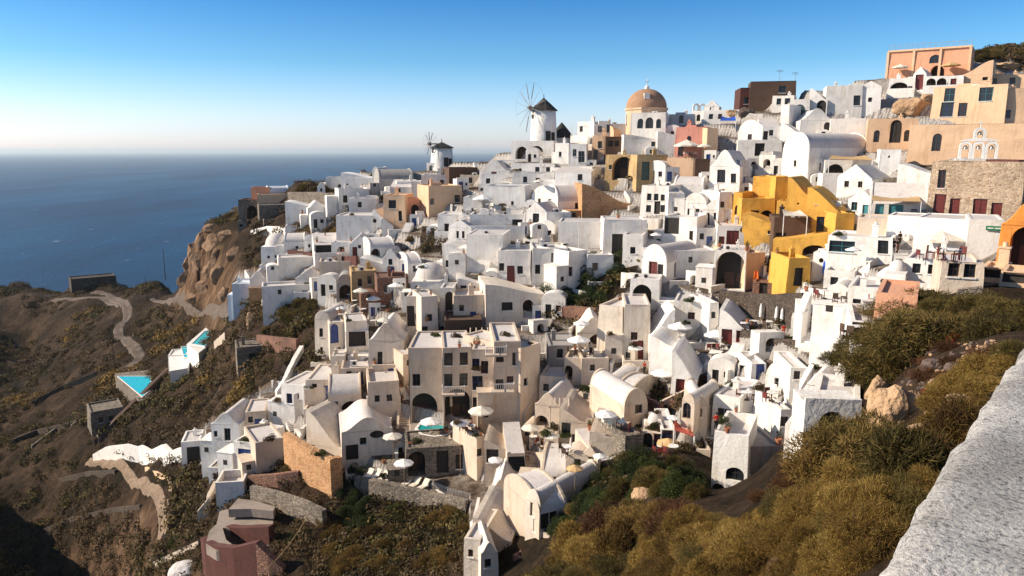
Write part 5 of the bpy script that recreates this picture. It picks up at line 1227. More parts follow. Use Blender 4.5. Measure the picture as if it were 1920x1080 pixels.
for px, rim, wpx, c, lab in [
    (1275,612,42,'w','cream-white parasol before the single dark red door'), (1342,627,42,'w','cream-white parasol at the corner of the round-topped house'),
    (1241,700,38,'w','round white parasol over the sunken stone terrace'), (1192,652,26,'w','small parasol beside the dark red bastion door'),
    (1085,637,40,'w','front white parasol of the shaded arch terrace'), (1090,606,28,'w','rear white parasol against the shaded arch'),
    (902,770,44,'c','largest cream parasol by the hotel pool'), (808,790,38,'w','bright white parasol at the left end of the hotel pool'),
    (862,793,32,'w','white parasol at the right end of the hotel pool'), (929,862,26,'w','small white parasol before the dark window of the pier house'),
    (995,802,32,'c','cream parasol left on the lunch terrace'), (1035,818,26,'c','cream parasol nearest the falling roofline'),
    (1136,777,38,'w','white parasol on the red-paved plaza'), (1253,830,40,'t','tan parasol below the red canopy'),
    (1288,272,46,'c','cream parasol on the red terrace of the pink house'), (1320,274,26,'c','smaller parasol beside the pink cube corner'),
    (1688,126,26,'c','pale parasol left of the tiny red-door chapel'), (1783,122,30,'t','brown parasol in front of the salmon villa'),
    (1764,448,72,'c','very wide cream parasol under the stone church wall'), (736,818,34,'c','cream parasol between lunette house and hotel stair'),
    (757,868,34,'w','white parasol at the foot of the hotel stair'), (1078,878,30,'t','beige parasol beside the tiny gabled porch'),
    (1262,783,22,'w','small white parasol beside the yellowish towers'), (1230,440,20,'w','tiny white parasol near the loggia cube'),
    (1010,340,18,'c','small thatched-coloured parasol on the far white terraces'), (905,372,34,'w','pale canopy parasol at the café of the far slope'),
    (676,545,26,'c','cream parasol on the stone house terrace'), (700,560,24,'w','grey-white parasol above the tall doorway tower'),
    (742,535,26,'w','white parasol left of the bell-gabled house'), (795,500,30,'w','white parasol under the shaded vaulted side wing'),
    (640,578,20,'w','small pale parasol near the dark cave mouth'), (1600,468,26,'w','white parasol by the teal shutters stair'),
    (1125,855,24,'w','small white parasol right of the lunch terrace'), (720,600,24,'c','straw coloured parasol above the big peaked house')]:
    l, n_, o_ = hit(px, rim + 14); Yg = (l.y if l is not None and l.y < 220 else gy(px, rim+26).y) - 1.5
    sc_ = wpx*Yg*wfac(px, rim)/3.0*1.1; p = P(px, rim, Yg); fz = floor_under(p.x, p.y, p.z - .3); p.z -= 2.02*sc_
    um = place('u' + c, lambda c=c: make_umbrella(CM[c], lab), p, sc_, lab, rnd.random())
    for ch in um.children:
        if ch.name.startswith('pole'): ch.scale.z = max(.6, (2.55*sc_ + p.z - fz)/(2.55*sc_)); ch.location.z = (fz - p.z)/sc_
        if ch.name.startswith('base'): ch.location.z = (fz - p.z)/sc_
for px, by, hpx, c, lab in [(1425,612,44,'w','left closed cream parasol on the stone restaurant terrace'), (1454,610,46,'w','middle closed white parasol on the stone restaurant terrace'),
    (1473,612,44,'w','right closed pinkish parasol by the dark red doors'), (846,778,40,'c','closed parasol standing on the hotel balcony'), (1070,860,30,'c','closed cream parasol on the lunch terrace'),
    (1552,530,42,'b','closed bright blue parasol below the porthole cube')]:
    p = vis(px, by) or gy(px, by); place('x' + c, lambda c=c: make_umbrella(CM[c], lab, True), p, hpx*p.y*wfac(px, by)/2.6, lab)
def make_lounger():
    root = empty('sun_lounger', (0, 0, 0), 0, '', 'sun lounger'); m = MB()
    m.box(-.32, .32, -.95, .35, .28, .36); m.obj('seat', [CANV], root)
    m = MB(); m.prism([(-.32, 0), (.32, 0), (.32, .08), (-.32, .08)], 0, .75, 0, Matrix.Translation((0, .35, .3)) @ Matrix.Rotation(R(45), 4, 'X')); m.obj('backrest', [CANV], root)
    for x in (-.28, .28):
        for y in (-.85, .3): q = MB(); q.cyl((x, y, 0), (x, y, .28), .03, n=5); q.obj('leg', [LWOOD], root)
    return root
def make_table():
    root = empty('table', (0, 0, 0), 0, '', 'table'); m = MB(); m.cyl((0, 0, .70), (0, 0, .75), .42, n=12); m.obj('tabletop', [TRIM], root)
    m = MB(); m.cyl((0, 0, 0), (0, 0, .70), .04, n=6); m.cyl((0, 0, 0), (0, 0, .03), .25, n=8); m.obj('leg', [DBRN], root); return root
def make_chair(c):
    root = empty('chair', (0, 0, 0), 0, '', 'chair'); m = MB(); m.box(-.22, .22, -.22, .22, .42, .47); m.obj('seat', [c], root)
    m = MB(); m.box(-.22, .22, .19, .23, .48, .9); m.obj('backrest', [c], root)
    for x in (-.19, .19):
        for y in (-.19, .19): q = MB(); q.box(x-.02, x+.02, y-.02, y+.02, 0, .42); q.obj('leg', [c], root)
    return root
def make_pot():
    root = empty('potted_plant', (0, 0, 0), 0, '', 'potted plant'); m = MB(); m.lathe([(.01, 0), (.2, 0), (.3, .5), (.33, .5), (.33, .56), (.26, .56), (.25, .48), (.01, .48)], 10); m.obj('pot', [TCOT], root)
    m = MB(); q = random.Random(4)
    for i in range(90):
        a, b = q.uniform(0, 6.28), q.uniform(.1, 1.5); r_ = q.uniform(.15, .5); c = Vector((r_*math.cos(a)*math.cos(b), r_*math.sin(a)*math.cos(b), .6+r_*math.sin(b)*1.5)); d1 = Vector((q.uniform(-1, 1), q.uniform(-1, 1), q.uniform(-1, 1)))*.13; d2 = Vector((q.uniform(-1, 1), q.uniform(-1, 1), q.uniform(-1, 1)))*.13
        m.add([c, c+d1, c+d2], [(0, 1, 2)])
    m.obj('foliage', [LEAF_G], root); return root
LEAF_G = leafmat('green_leaves', [(.012, .018, .007), (.030, .045, .013), (.065, .088, .026)])
for i, (px, py) in enumerate([(688,898),(702,899),(716,902),(730,905),(745,909),(760,912),(776,914),(792,918)]):
    r_ = ray(px, py); p = r_ * (P(770, 915, 81).z / r_.z)
    place('lg', make_lounger, p, 1.15, 'cream sun lounger in the row along the stone-walled pool deck', R(-35), 'sun loungers on the stone-walled deck')
for i, (px, py) in enumerate([(1532,388),(1545,389),(1558,390),(1572,391)]):
    Yy = gy(1540, 448).y; place('lg', make_lounger, P(px, py, Yy+2), 1.1, 'white sun lounger on the yellow deck beneath the sweeping wall', R(-20), 'sun loungers on the yellow deck')
TAB = [(1395,618),(1412,614),(1440,615),(1462,617),(1285,640),(1265,638),(1330,655),(1355,655),(1230,722),(1250,726),(1098,668),(1078,666),(1125,792),(1150,798),(1140,803),(1165,805),(1240,850),(1262,852),
       (1285,296),(1300,297),(1318,296),(1590,322),(1610,322),(1570,322),(870,812),(885,810),(1000,830),(1040,848),(1065,855),(880,402),(905,402),(920,404),(890,398),(1770,490),(1790,492),(1740,490),(690,580),(665,575),(720,585),(640,595),(655,560),(1420,752),(1440,758),(1400,750),
       (1545,560),(1565,565),(1610,630),(1630,625),(1370,640),(700,610)]
for i, (px, py) in enumerate(TAB):
    p = vis(px, py) 
    if p is None: continue
    place('tb', make_table, p, 1.1, 'small pale café table standing on a village terrace', 0, 'café tables on the terraces')
    for k in range(2):
        a = rnd.uniform(0, 6.28); key = ('chd', 'chl', 'chr')[(i // 3) % 3]
        place(key, lambda key=key: make_chair({'chd': DBRN, 'chl': CANV, 'chr': DRED}[key]), p + Vector((math.cos(a)*.75, math.sin(a)*.75, 0)), 1.05,
              {'chd': 'dark wooden chair beside a café table', 'chl': 'cream chair beside a café table', 'chr': 'dark red chair beside a café table'}[key], a - math.pi/2, 'café chairs on the terraces')

# small houses' rooftop poles, power poles
def pole(px, base, top, Yo, r_, label, name, mat=DBRN, cross=False, cat='pole'):
    p = P(px, base, Yo) if Yo else gy(px, base); h = zat(top, p.y) - p.z; m = MB(); m.cyl((0, 0, -1), (0, 0, h), r_, r_*.7, 6)
    if cross:
        for k in (.93, .84): m.box(-.7, .7, -.03, .03, h*k, h*k+.06)
    o = m.obj(name, [mat]); o.location = p; tag(o, label, cat)
pole(310, 520, 466, 0, .14, 'tall wooden power pole on the skyline left of the cliff', 'power_pole')
pole(215, 690, 618, 0, .12, 'slender power pole beside the dirt road bend', 'power_pole')
pole(277, 565, 520, 0, .10, 'short pole on the scrub bank under the cliff', 'power_pole')
pole(1461, 158, 130, 165, .06, 'tall thin antenna on the dark ridge house', 'antenna', MET, True, 'antenna')
pole(1490, 160, 135, 165, .06, 'shorter antenna at the right end of the dark ridge house', 'antenna', MET, True, 'antenna')
pole(1071, 262, 234, 162, .08, 'white flag pole between windmill and ridge house', 'flag_pole', TRIM)
pole(1084, 520, 405, 0, .05, 'thin white mast before the long mauve-shaded wall', 'mast', TRIM)
# line of rope crossing the bottom-left terraces
a, b = P(470, 1092, 62), P(580, 962, 78); m = MB()
for i in range(12):
    u, v = i/12, (i+1)/12; pa, pb = a.lerp(b, u), a.lerp(b, v); pa.z -= .8*4*u*(1-u); pb.z -= .8*4*v*(1-v); m.cyl(pa, pb, .05, n=5)
tag(m.obj('rope_cable', [LWOOD]), 'pale cable stretched across the red terraces at the bottom', 'cable')
# green street sign
Yy = gy(1840, 486).y; p = P(1865, 428, Yy-.6); m = MB(); m.box(-.75, .75, -.04, .04, -.22, .22); m.box(-.62, -.1, -.05, -.041, -.05, .05, 1); m.box(.0, .6, -.05, -.041, -.05, .05, 1)
o = m.obj('street_sign', [simple('green_sign_paint', (.01, .16, .06)), TRIM]); o.location = p; o.rotation_euler = (0, 0, -math.atan2(p.x, p.y)); tag(o, 'small green sign on the pale wall beside the orange house', 'sign')

# awnings and sails
def awning(pts4, label, mat, name='awning', posts=True):
    P4 = [P(px, py, Y_) for px, py, Y_ in pts4]; c = sum(P4, Vector())/4; rt = empty(name, c, 0, label, 'awning'); m = MB(); n = 6; vs = []
    for j in range(n+1):
        for i in range(n+1):
            u, v = i/n, j/n; q = (P4[0]*(1-u)+P4[1]*u)*(1-v) + (P4[3]*(1-u)+P4[2]*u)*v - c; q.z -= .35*4*u*(1-u)*v*.8; vs.append(q)
    m.add(vs, [(j*(n+1)+i, j*(n+1)+i+1, (j+1)*(n+1)+i+1, (j+1)*(n+1)+i) for j in range(n) for i in range(n)]); o = m.obj('canvas', [mat], rt); sm = o.modifiers.new('thick', 'SOLIDIFY'); sm.thickness = .05
    if posts:
        for k in (0, 1):
            q = P4[k] - c; pm = MB(); pm.cyl(q + Vector((0, 0, -2.6)), q, .06, n=6); pm.obj('post', [TRIM], rt)
Y1 = gy(1590, 346).y; awning([(1555,298,Y1-3),(1636,300,Y1-3),(1622,291,Y1-.2),(1560,290,Y1-.2)], 'beige sail awning over the dark dining terrace', CANT)
Y1 = gy(1683, 416).y; awning([(1634,376,Y1-2.4),(1728,378,Y1-2.4),(1722,368,Y1+.3),(1636,366,Y1+.3)], 'long beige awning above the teal doors', CANT)
Y1 = gy(1480, 470).y; awning([(1470,404,Y1-2.8),(1514,405,Y1-2.8),(1500,394,Y1+.2),(1468,392,Y1+.2)], 'pale canopy in the middle of the yellow hotel', CANV)
Y1 = gy(1380, 672).y; awning([(1348,668,Y1-1),(1412,672,Y1-1),(1420,656,Y1+2.5),(1376,652,Y1+2.5)], 'grey-white canopy left of the little gabled house', CANW)
Y1 = gy(1285, 818).y; awning([(1264,806,Y1-1),(1302,818,Y1-1),(1290,796,Y1+1.5),(1266,788,Y1+1.5)], 'bright coral red canopy by the yellowish towers', CANR)
Y1 = gy(675, 660).y; awning([(648,622,Y1-1),(690,620,Y1-1),(692,606,Y1+2),(646,606,Y1+2)], 'white flat shade roof over the plunge pool', CANW)
Y1 = gy(1365, 252).y; awning([(1350,226,Y1-1),(1380,226,Y1-1),(1378,218,Y1+1),(1354,218,Y1+1)], 'bright blue awning below the dark red ridge house', CANB)
Y1 = gy(720, 775).y; awning([(688,742,Y1-1.5),(750,742,Y1-1.5),(750,728,Y1+1),(688,728,Y1+1)], 'dark brown flat canopy over the long terrace left of the hotel stair', DBRN)
Y1 = gy(1420, 545).y; awning([(1412,534,Y1-1),(1424,536,Y1-1),(1420,505,Y1),(1416,505,Y1)], 'bright orange hanging cloth beside the yellow corner cube', ORNG, posts=False)
def pergola(pl, pr, py, Yy, depth, n, label, mat=LWOOD, h=2.4):
    a = P((pl+pr)/2, py, Yy); w = (pr-pl)*Yy*wfac(pl, py); rt = empty('pergola', a, -math.atan2(a.x, a.y), label, 'pergola')
    for i in range(n):
        x = -w/2 + w*i/(n-1); m = MB(); m.box(x-.07, x+.07, -depth, 0, 0, .14); m.obj('beam', [mat], rt)
    for x in (-w/2, w/2): m = MB(); m.cyl((x, -depth+.1, -h), (x, -depth+.1, 0), .08, n=6); m.obj('post', [mat], rt)
    m = MB(); m.box(-w/2-.2, w/2+.2, -depth, -depth+.12, -.14, -.001); m.obj('cross_beam', [mat], rt)
pergola(1032, 1066, 748, gy(1025, 830).y - 1, 2.6, 5, 'slanted cream beams over the porch with the small lunette', CRM)
pergola(882, 925, 616, gy(900, 640).y - 1.5, 2.4, 5, 'striped beam pergola on the hotel roof', CRM)
pergola(1520, 1598, 776, gy(1560, 812).y - 1.5, 3.0, 4, 'white open beam pergola next to the dark bush', TRIM)

# balconies of the hotel
for px, py, wpx, dd, lab in [(942,730,44,1.1,'lower hotel balcony with a pale ornate railing'), (930,662,40,1.0,'upper hotel balcony with a pale ornate railing'), (850,735,42,1.1,'balcony with planters over the largest hotel arch')]:
    Yy = gy(px, 800).y - .1; p = P(px, py, Yy); w = wpx*Yy*wfac(px, py); rt = empty('balcony', p, -math.atan2(p.x, p.y), lab, 'balcony')
    m = MB(); m.box(-w/2, w/2, -dd, .02, -.18, 0); m.obj('slab', [CRM], rt); m = MB()
    for i in range(13): x = -w/2+.04 + (w-.08)*i/12; m.cyl((x, -dd+.05, 0), (x, -dd+.05, .95), .025, n=4)
    m.box(-w/2, w/2, -dd+.02, -dd+.08, .95, 1.02); m.box(-w/2, -w/2+.06, -dd+.08, 0, .95, 1.02); m.box(w/2-.06, w/2, -dd+.08, 0, .95, 1.02); m.obj('railing', [TRIM], rt)

# ------------------------------------------------------------------ people
def person(px, py, hpx, top, legs, pose, label):
    p = vis(px, py, 25) or gy(px, py); s = max(.85, min(1.12, hpx*p.y*wfac(px, py)/1.72)); rt = empty('person', p, -math.atan2(p.x, p.y) + pose, label, 'person'); rt.scale = (s,)*3
    J = {'pel': (0, 0, .93), 'sp': (0, 0, 1.15), 'ch': (0, 0.01, 1.38), 'nk': (0, 0, 1.50), 'hd': (0, -.015, 1.58), 'ht': (0, -.01, 1.70),
         'ls': (-.17, 0, 1.42), 'le': (-.23, .03, 1.14), 'lw': (-.24, -.06, .90), 'lh': (-.24, -.08, .80), 'rs': (.17, 0, 1.42), 're': (.24, .03, 1.15), 'rw': (.26, -.10, .93), 'rh': (.26, -.13, .84),
         'lp': (-.09, 0, .88), 'lk': (-.10, -.06, .48), 'la': (-.10, .06, .08), 'lt': (-.10, -.10, .04), 'rp': (.09, 0, .88), 'rk': (.10, -.02, .48), 'ra': (.11, .10, .08), 'rt': (.11, -.05, .03)}
    E = [('pel','sp'),('sp','ch'),('ch','nk'),('nk','hd'),('hd','ht'),('ch','ls'),('ls','le'),('le','lw'),('lw','lh'),('ch','rs'),('rs','re'),('re','rw'),('rw','rh'),('pel','lp'),('lp','lk'),('lk','la'),('la','lt'),('pel','rp'),('rp','rk'),('rk','ra'),('ra','rt')]
    RR = {'pel': .13, 'sp': .12, 'ch': .14, 'nk': .055, 'hd': .09, 'ht': .075, 'ls': .06, 'le': .045, 'lw': .032, 'lh': .035, 'rs': .06, 're': .045, 'rw': .032, 'rh': .035, 'lp': .095, 'lk': .06, 'la': .042, 'lt': .035, 'rp': .095, 'rk': .06, 'ra': .042, 'rt': .035}
    def skin(name, joints, grow, mat):
        js = [j for j in J if j in joints]; ix = {j: i for i, j in enumerate(js)}; me = bpy.data.meshes.new(name)
        me.from_pydata([J[j] for j in js], [(ix[a], ix[b]) for a, b in E if a in ix and b in ix], []); o = bpy.data.objects.new(name, me); col.objects.link(o); o.parent = rt; me.materials.append(mat)
        o.modifiers.new('skin', 'SKIN'); sv_ = me.skin_vertices[0].data
        for j in js: sv_[ix[j]].radius = (RR[j]+grow,)*2
        sv_[0].use_root = True; o.modifiers.new('sub', 'SUBSURF').levels = 1; o.modifiers['sub'].render_levels = 1
    skin('body', set(J), 0, SKIN); skin('shirt', {'pel', 'sp', 'ch', 'ls', 'le', 'rs', 're'}, .02, top); skin('trousers', {'pel', 'lp', 'lk', 'la', 'rp', 'rk', 'ra'}, .016, legs)
    m = MB(); m.lathe([(.09, 1.56), (.105, 1.62), (.10, 1.70), (.06, 1.755), (.01, 1.77)], 10, (0, .015, 0)); m.obj('hair', [BLKC], rt, True)
person(1692, 462, 28, BLKC, BLKC, .6, 'person in black climbing the upper part of the diagonal stair')
person(1674, 480, 27, BLKC, BLKC, -.4, 'left-hand person in dark clothes lower on the diagonal stair')
person(1682, 478, 27, BLKC, DBRN, .9, 'person in dark clothes nearest the wall on the diagonal stair')
person(1342, 806, 20, REDC, BLKC, .3, 'person in a red shirt on the grey glass door balcony')
person(1776, 168, 14, BLKC, BLKC, .2, 'dark-clothed person under the brown parasol on the hilltop')
person(1790, 168, 14, BLKC, DBRN, 1.2, 'dark-clothed person at the hilltop terrace rail')
person(1742, 166, 14, BLKC, BLKC, .5, 'dark-clothed person right of the tiny red-door chapel')
person(1208, 700, 20, REDC, BLKC, .5, 'person in red near the dark red bastion door')
person(1468, 632, 22, REDC, REDC, .5, 'person in red on the stone restaurant terrace')

# ------------------------------------------------------------------ paths and roads
PATHS = []
def path(pts_, wm, label, name='dirt_road', c=None):
    g = [gy(*p) for p in pts_]; fine = []
    for i in range(len(g)-1):
        p0, p1, p2, p3 = g[max(0, i-1)], g[i], g[i+1], g[min(len(g)-1, i+2)]
        for k in range(12):
            t = k/12; fine.append(.5*((2*p1) + (p2-p0)*t + (2*p0-5*p1+4*p2-p3)*t*t + (3*p1-p0-3*p2+p3)*t**3))
    fine.append(g[-1]); vs = []; K_ = 6
    for i, p in enumerate(fine):
        a, b = fine[max(0, i-1)], fine[min(len(fine)-1, i+1)]; d = Vector((b.x-a.x, b.y-a.y, 0)).normalized(); nn = Vector((-d.y, d.x, 0)); PATHS.append((p.x, p.y, wm))
        for k in range(K_+1):
            q = p + nn*wm*(k/K_-.5)*(1+.3*noise.noise((i*.3, k, 1))); zc_ = max(zter(p.x, p.y), .5*(zter(a.x, a.y)+zter(b.x, b.y))); vs.append((q.x, q.y, (max(zter(q.x, q.y), .5*zc_+.5*zter(q.x, q.y)) + .16) if 0 < k < K_ else zter(q.x, q.y) - .15))
    fs = [(i*(K_+1)+k, (i+1)*(K_+1)+k, (i+1)*(K_+1)+k+1, i*(K_+1)+k+1) for i in range(len(fine)-1) for k in range(K_)]
    tag(mesh_obj(name, vs, fs, c or DIRT), label, 'path', kind='structure')
DIRT = simple('pale_dirt', (.22, .155, .105), 1.0, 0, .4, 1.3)
DIRT2 = simple('grey_road_dirt', (.115, .085, .066), 1.0, 0, .4, .8)
path([(165,866),(205,868),(240,888),(270,905),(298,932),(305,970),(300,1010),(280,1050)], 1.4, 'pale dirt path curving down the lower left slope')
path([(240,690),(262,668),(240,640),(222,618),(240,592),(232,568),(205,553),(175,548)], 3.2, 'dirt road winding over the headland toward the sea', c=DIRT2)
path([(430,592),(390,580),(350,570),(310,566),(285,560)], 1.6, 'track at the foot of the orange cliff', c=DIRT2)
path([(100,562),(150,560),(200,563),(228,572)], 2.5, 'grey track along the headland ridge', c=DIRT2)

# ------------------------------------------------------------------ small things on bare terraces
def low_wall():
    m = MB(); q = rnd; m.box(-1.4, 1.4, -.16, .16, -.8, .62); m.box(-1.45, 1.45, -.2, .2, .62, .70); o = m.obj('low_wall', [W]); tag(o, '', 'wall', kind='thing'); return o
def short_steps():
    m = MB()
    for i in range(7): m.box(-.7, .7, i*.32, 2.6, (i-1)*.2 - .6 if i == 0 else i*.2, (i+1)*.2)
    o = m.obj('short_steps', [W]); tag(o, '', 'steps', kind='thing'); return o
def outbuilding(k):
    rt = empty('outbuilding', (0, 0, 0), 0, '', 'outbuilding'); m = MB(); w_, d_, h_ = [(2.2, 2.0, 2.3), (3.2, 2.4, 2.6), (2.6, 2.2, 1.9)][k]
    wallface(m, Vector((-w_/2, 0, 0)), Vector((1, 0, 0)), w_, h_, [[('d', .35, 0, .8, 1.8, 'b'), ('w', .8, .5, .4, .5, 'k')], [('d', .3, 0, .8, 1.9, 'k'), ('w', .72, .4, .7, .8, 'k')], [('v', .5, 0, 1.2, 1.5, 'k')]][k], 2.5, Vector((0, 1, 0)), rt)
    for a_, b_ in (((w_/2, 0), (w_/2, d_)), ((w_/2, d_), (-w_/2, d_)), ((-w_/2, d_), (-w_/2, 0))): m.quad((*a_, -2.5), (*b_, -2.5), (*b_, h_), (*a_, h_))
    if k == 1: m.prism([(-w_/2*math.cos(math.pi*i/10), h_ + .9*math.sin(math.pi*i/10)) for i in range(11)], 0, d_)
    else: m.quad((-w_/2, 0, h_), (w_/2, 0, h_), (w_/2, d_, h_), (-w_/2, d_, h_)); m.box(-w_/2, w_/2, 0, .2, h_+.003, h_+.25)
    m.obj('wall', [W, ROOF, DARK], rt); return rt
bpy.context.view_layer.update(); DG = bpy.context.evaluated_depsgraph_get()
q = random.Random(42); done = []
for k in range(1500):
    px, py = q.uniform(470, 1640), q.uniform(270, 905)
    if not in_poly(px, py, VILL): continue
    l, n, o = hit(px, py)
    if l is None or o.name != 'ground' or l.y > 210 or any((px-a)**2 + (py-b)**2 < 13**2 for a, b in done): continue
    if any(in_poly(px, py, g[4]) for g in GARD) or (1350 < px < 1500 and 570 < py < 660) or (655 < px < 890 and 865 < py < 950) or (750 < px < 910 and 765 < py < 832) or (px > 1300 and py > 850): continue
    done.append((px, py)); th = -math.atan2(l.x, l.y) + q.uniform(-.6, .5); z_ = zter(l.x, l.y); p = Vector((l.x, l.y, z_)); c = q.random()
    if c < .34: place('ob%d' % (k % 3), lambda: outbuilding(k % 3), p, q.uniform(.8, 1.15), 'small whitewashed outbuilding tucked between the village houses', th, 'small outbuildings between the houses')
    elif c < .66: place('lw', low_wall, p, q.uniform(.8, 1.2), 'low whitewashed wall edging a small village terrace', th + q.choice([0, 1.5]), 'low walls edging small terraces')
    elif c < .82: place('st', short_steps, p, q.uniform(.8, 1.1), 'short flight of white steps between two village terraces', th, 'short flights of white steps')

# ------------------------------------------------------------------ vegetation
LEAF_D = leafmat('dry_golden_twigs', [(.045, .024, .010), (.14, .085, .024), (.29, .185, .045), (.44, .31, .10)], scale=.5, trans=.35)
LEAF_O = leafmat('dark_olive_leaves', [(.026, .020, .009), (.075, .06, .018), (.14, .105, .03), (.23, .15, .05)], scale=.6)
LEAF_R = leafmat('rusty_twigs', [(.035, .016, .008), (.09, .042, .018), (.15, .07, .03)])
LEAF_G2 = leafmat('creeper_leaves', [(.016, .018, .006), (.042, .056, .012), (.095, .115, .026)], scale=.8)
LEAF_S = leafmat('scrub_leaves', [(.03, .024, .012), (.07, .05, .024), (.13, .085, .04), (.20, .125, .06)], scale=.15)
LEAF_GO = leafmat('golden_scrub_leaves', [(.05, .030, .012), (.14, .085, .024), (.26, .165, .045)], scale=.2)
BLOOM = leafmat('pink_blossom', [(.45, .05, .08), (.70, .25, .28), (.80, .55, .52)])
BLOOMR = leafmat('red_blossom', [(.30, .02, .015), (.5, .05, .03)])
BARK = simple('bark', (.09, .06, .04), 1, 0, .4, 8)
rng = np.random.default_rng(11)
def tri_mesh(name, V_, mats, parent=None, quad=False):
    "V_: (n, 3 or 4, 3) array of separate faces"
    n, k, _ = V_.shape; me = bpy.data.meshes.new(name); me.vertices.add(n*k); me.loops.add(n*k); me.polygons.add(n)
    me.vertices.foreach_set('co', V_.reshape(-1).astype(np.float32)); me.loops.foreach_set('vertex_index', np.arange(n*k, dtype=np.int32))
    me.polygons.foreach_set('loop_start', np.arange(0, n*k, k, dtype=np.int32)); me.polygons.foreach_set('loop_total', np.full(n, k, dtype=np.int32))
    me.materials.append(mats); me.update(calc_edges=True)
    o = bpy.data.objects.new(name, me); col.objects.link(o)
    if parent: o.parent = parent
    return o
def unit(n):
    v = rng.normal(size=(n, 3)); return v / np.linalg.norm(v, axis=1, keepdims=True)
def lobes(n, L_=9, flat=.75):
    "points in a lumpy dome built of lobes; returns points and outward directions"
    c = unit(L_); c[:, 2] = np.abs(c[:, 2])*flat; c *= rng.uniform(.4, .78, (L_, 1)); r = rng.uniform(.2, .42, L_)*(1.25 if L_ < 12 else 1)
    i = rng.integers(0, L_, n); d = unit(n); rad = r[i] * rng.uniform(.55, 1.0, n)**.5
    p = c[i] + d*rad[:, None]; p[:, 2] = np.abs(p[:, 2])*.95; return p, d
def tri2quad(a): return np.concatenate([a, a[:, 2:3]], 1) if a.shape[1] == 3 else a
def twig_mesh(n, ln, wd):
    "fine twigs sweeping outward, each two narrow joined blades"
    p, d = lobes(n, 20, .9); t = d*.75 + unit(n)*.75 + np.array([0, 0, .08]); t /= np.linalg.norm(t, axis=1, keepdims=True)
    s = np.cross(t, unit(n)); s /= np.linalg.norm(s, axis=1, keepdims=True) + 1e-9; L_ = ln*rng.uniform(.5, 1.5, (n, 1)); w_ = wd*rng.uniform(.6, 1.3, (n, 1))
    e = p + t*L_ + unit(n)*ln*.25; return np.stack([p - s*w_, p + s*w_, e + s*w_*.2, e - s*w_*.2], 1)
def leaf_mesh(n, sz, L_=9, flat=.75):
    p, d = lobes(n, L_, flat); a = unit(n)*sz*rng.uniform(.6, 1.3, (n, 1)); b = np.cross(a, unit(n)); b = b/(np.linalg.norm(b, axis=1, keepdims=True)+1e-9)*sz*.6
    return np.stack([p-a, p+b, p+a, p-b], 1)
def bush_proto(kind, name):
    root = empty(name, (0, 0, -500), 0, '', 'bush')
    if kind == 'dry': tri_mesh('foliage', np.concatenate([twig_mesh(16000, .12, .008), leaf_mesh(5000, .016, 20)]), LEAF_D, root)
    if kind in ('nearo', 'nearg'): tri_mesh('foliage', np.concatenate([twig_mesh(30000, .085, .0045), leaf_mesh(9000, .010, 20)]), LEAF_O if kind == 'nearo' else LEAF_GO, root)
    if kind == 'near': tri_mesh('foliage', np.concatenate([twig_mesh(32000, .085, .0045), leaf_mesh(9000, .010, 20)]), LEAF_D, root)
    if kind == 'olive': tri_mesh('foliage', twig_mesh(17000, .13, .008), LEAF_O, root)
    if kind == 'rust': tri_mesh('foliage', twig_mesh(8000, .12, .009), LEAF_R, root)
    if kind == 'green': tri_mesh('foliage', leaf_mesh(7000, .030), LEAF_G2, root)
    if kind == 'tree': tri_mesh('foliage', leaf_mesh(9000, .026, 16, 1.0), LEAF_G, root)
    if kind == 'gold': tri_mesh('foliage', np.concatenate([twig_mesh(9000, .12, .009)]), LEAF_GO, root)
    if kind == 'scrub': tri_mesh('foliage', leaf_mesh(1500, .06), LEAF_S, root)
    m = MB(); q = random.Random(3)
    for i in range(7 if kind != 'scrub' else 4):
        a = q.uniform(0, 6.28); r_ = q.uniform(.2, .55); m.cyl((0, 0, -.25), (r_*math.cos(a), r_*math.sin(a), q.uniform(.25, .6)), .03, .008, 5, cap=False)
    m.obj('stems', [BARK], root); return root
PROTO = {}
def bush(kind, p, r_, label, group=None, name=None, hz=1.0, var=0):
    key = (kind, var)
    nm = name or {'nearo': 'olive_bush', 'nearg': 'golden_bush', 'dry': 'dry_bush', 'near': 'dry_bush', 'olive': 'olive_bush', 'rust': 'rusty_bush', 'green': 'green_creeper', 'tree': 'garden_tree', 'gold': 'golden_bush', 'scrub': 'scrub_bush'}[kind]
    if key not in PROTO: PROTO[key] = o = bush_proto(kind, nm)
    else: o = copy_tree(PROTO[key])
    o.location = p; o.scale = (r_*rnd.uniform(.9, 1.15), r_*rnd.uniform(.9, 1.15), r_*hz); o.rotation_euler = (rnd.uniform(-.1, .1), rnd.uniform(-.1, .1), rnd.uniform(0, 6.28))
    o['label'] = label
    if group: o['group'] = group
    return o
def vpx(px, py, rpx, kind, label, group=None, hz=1.0, sink=.25, var=None):
    p = gy(px, py); r_ = rpx*p.y*wfac(px, py); p.z = zter(p.x, p.y) - r_*sink*.5
    return bush(kind, p, r_, label, group, hz=hz, var=rnd.randint(0, 1) if var is None else var)
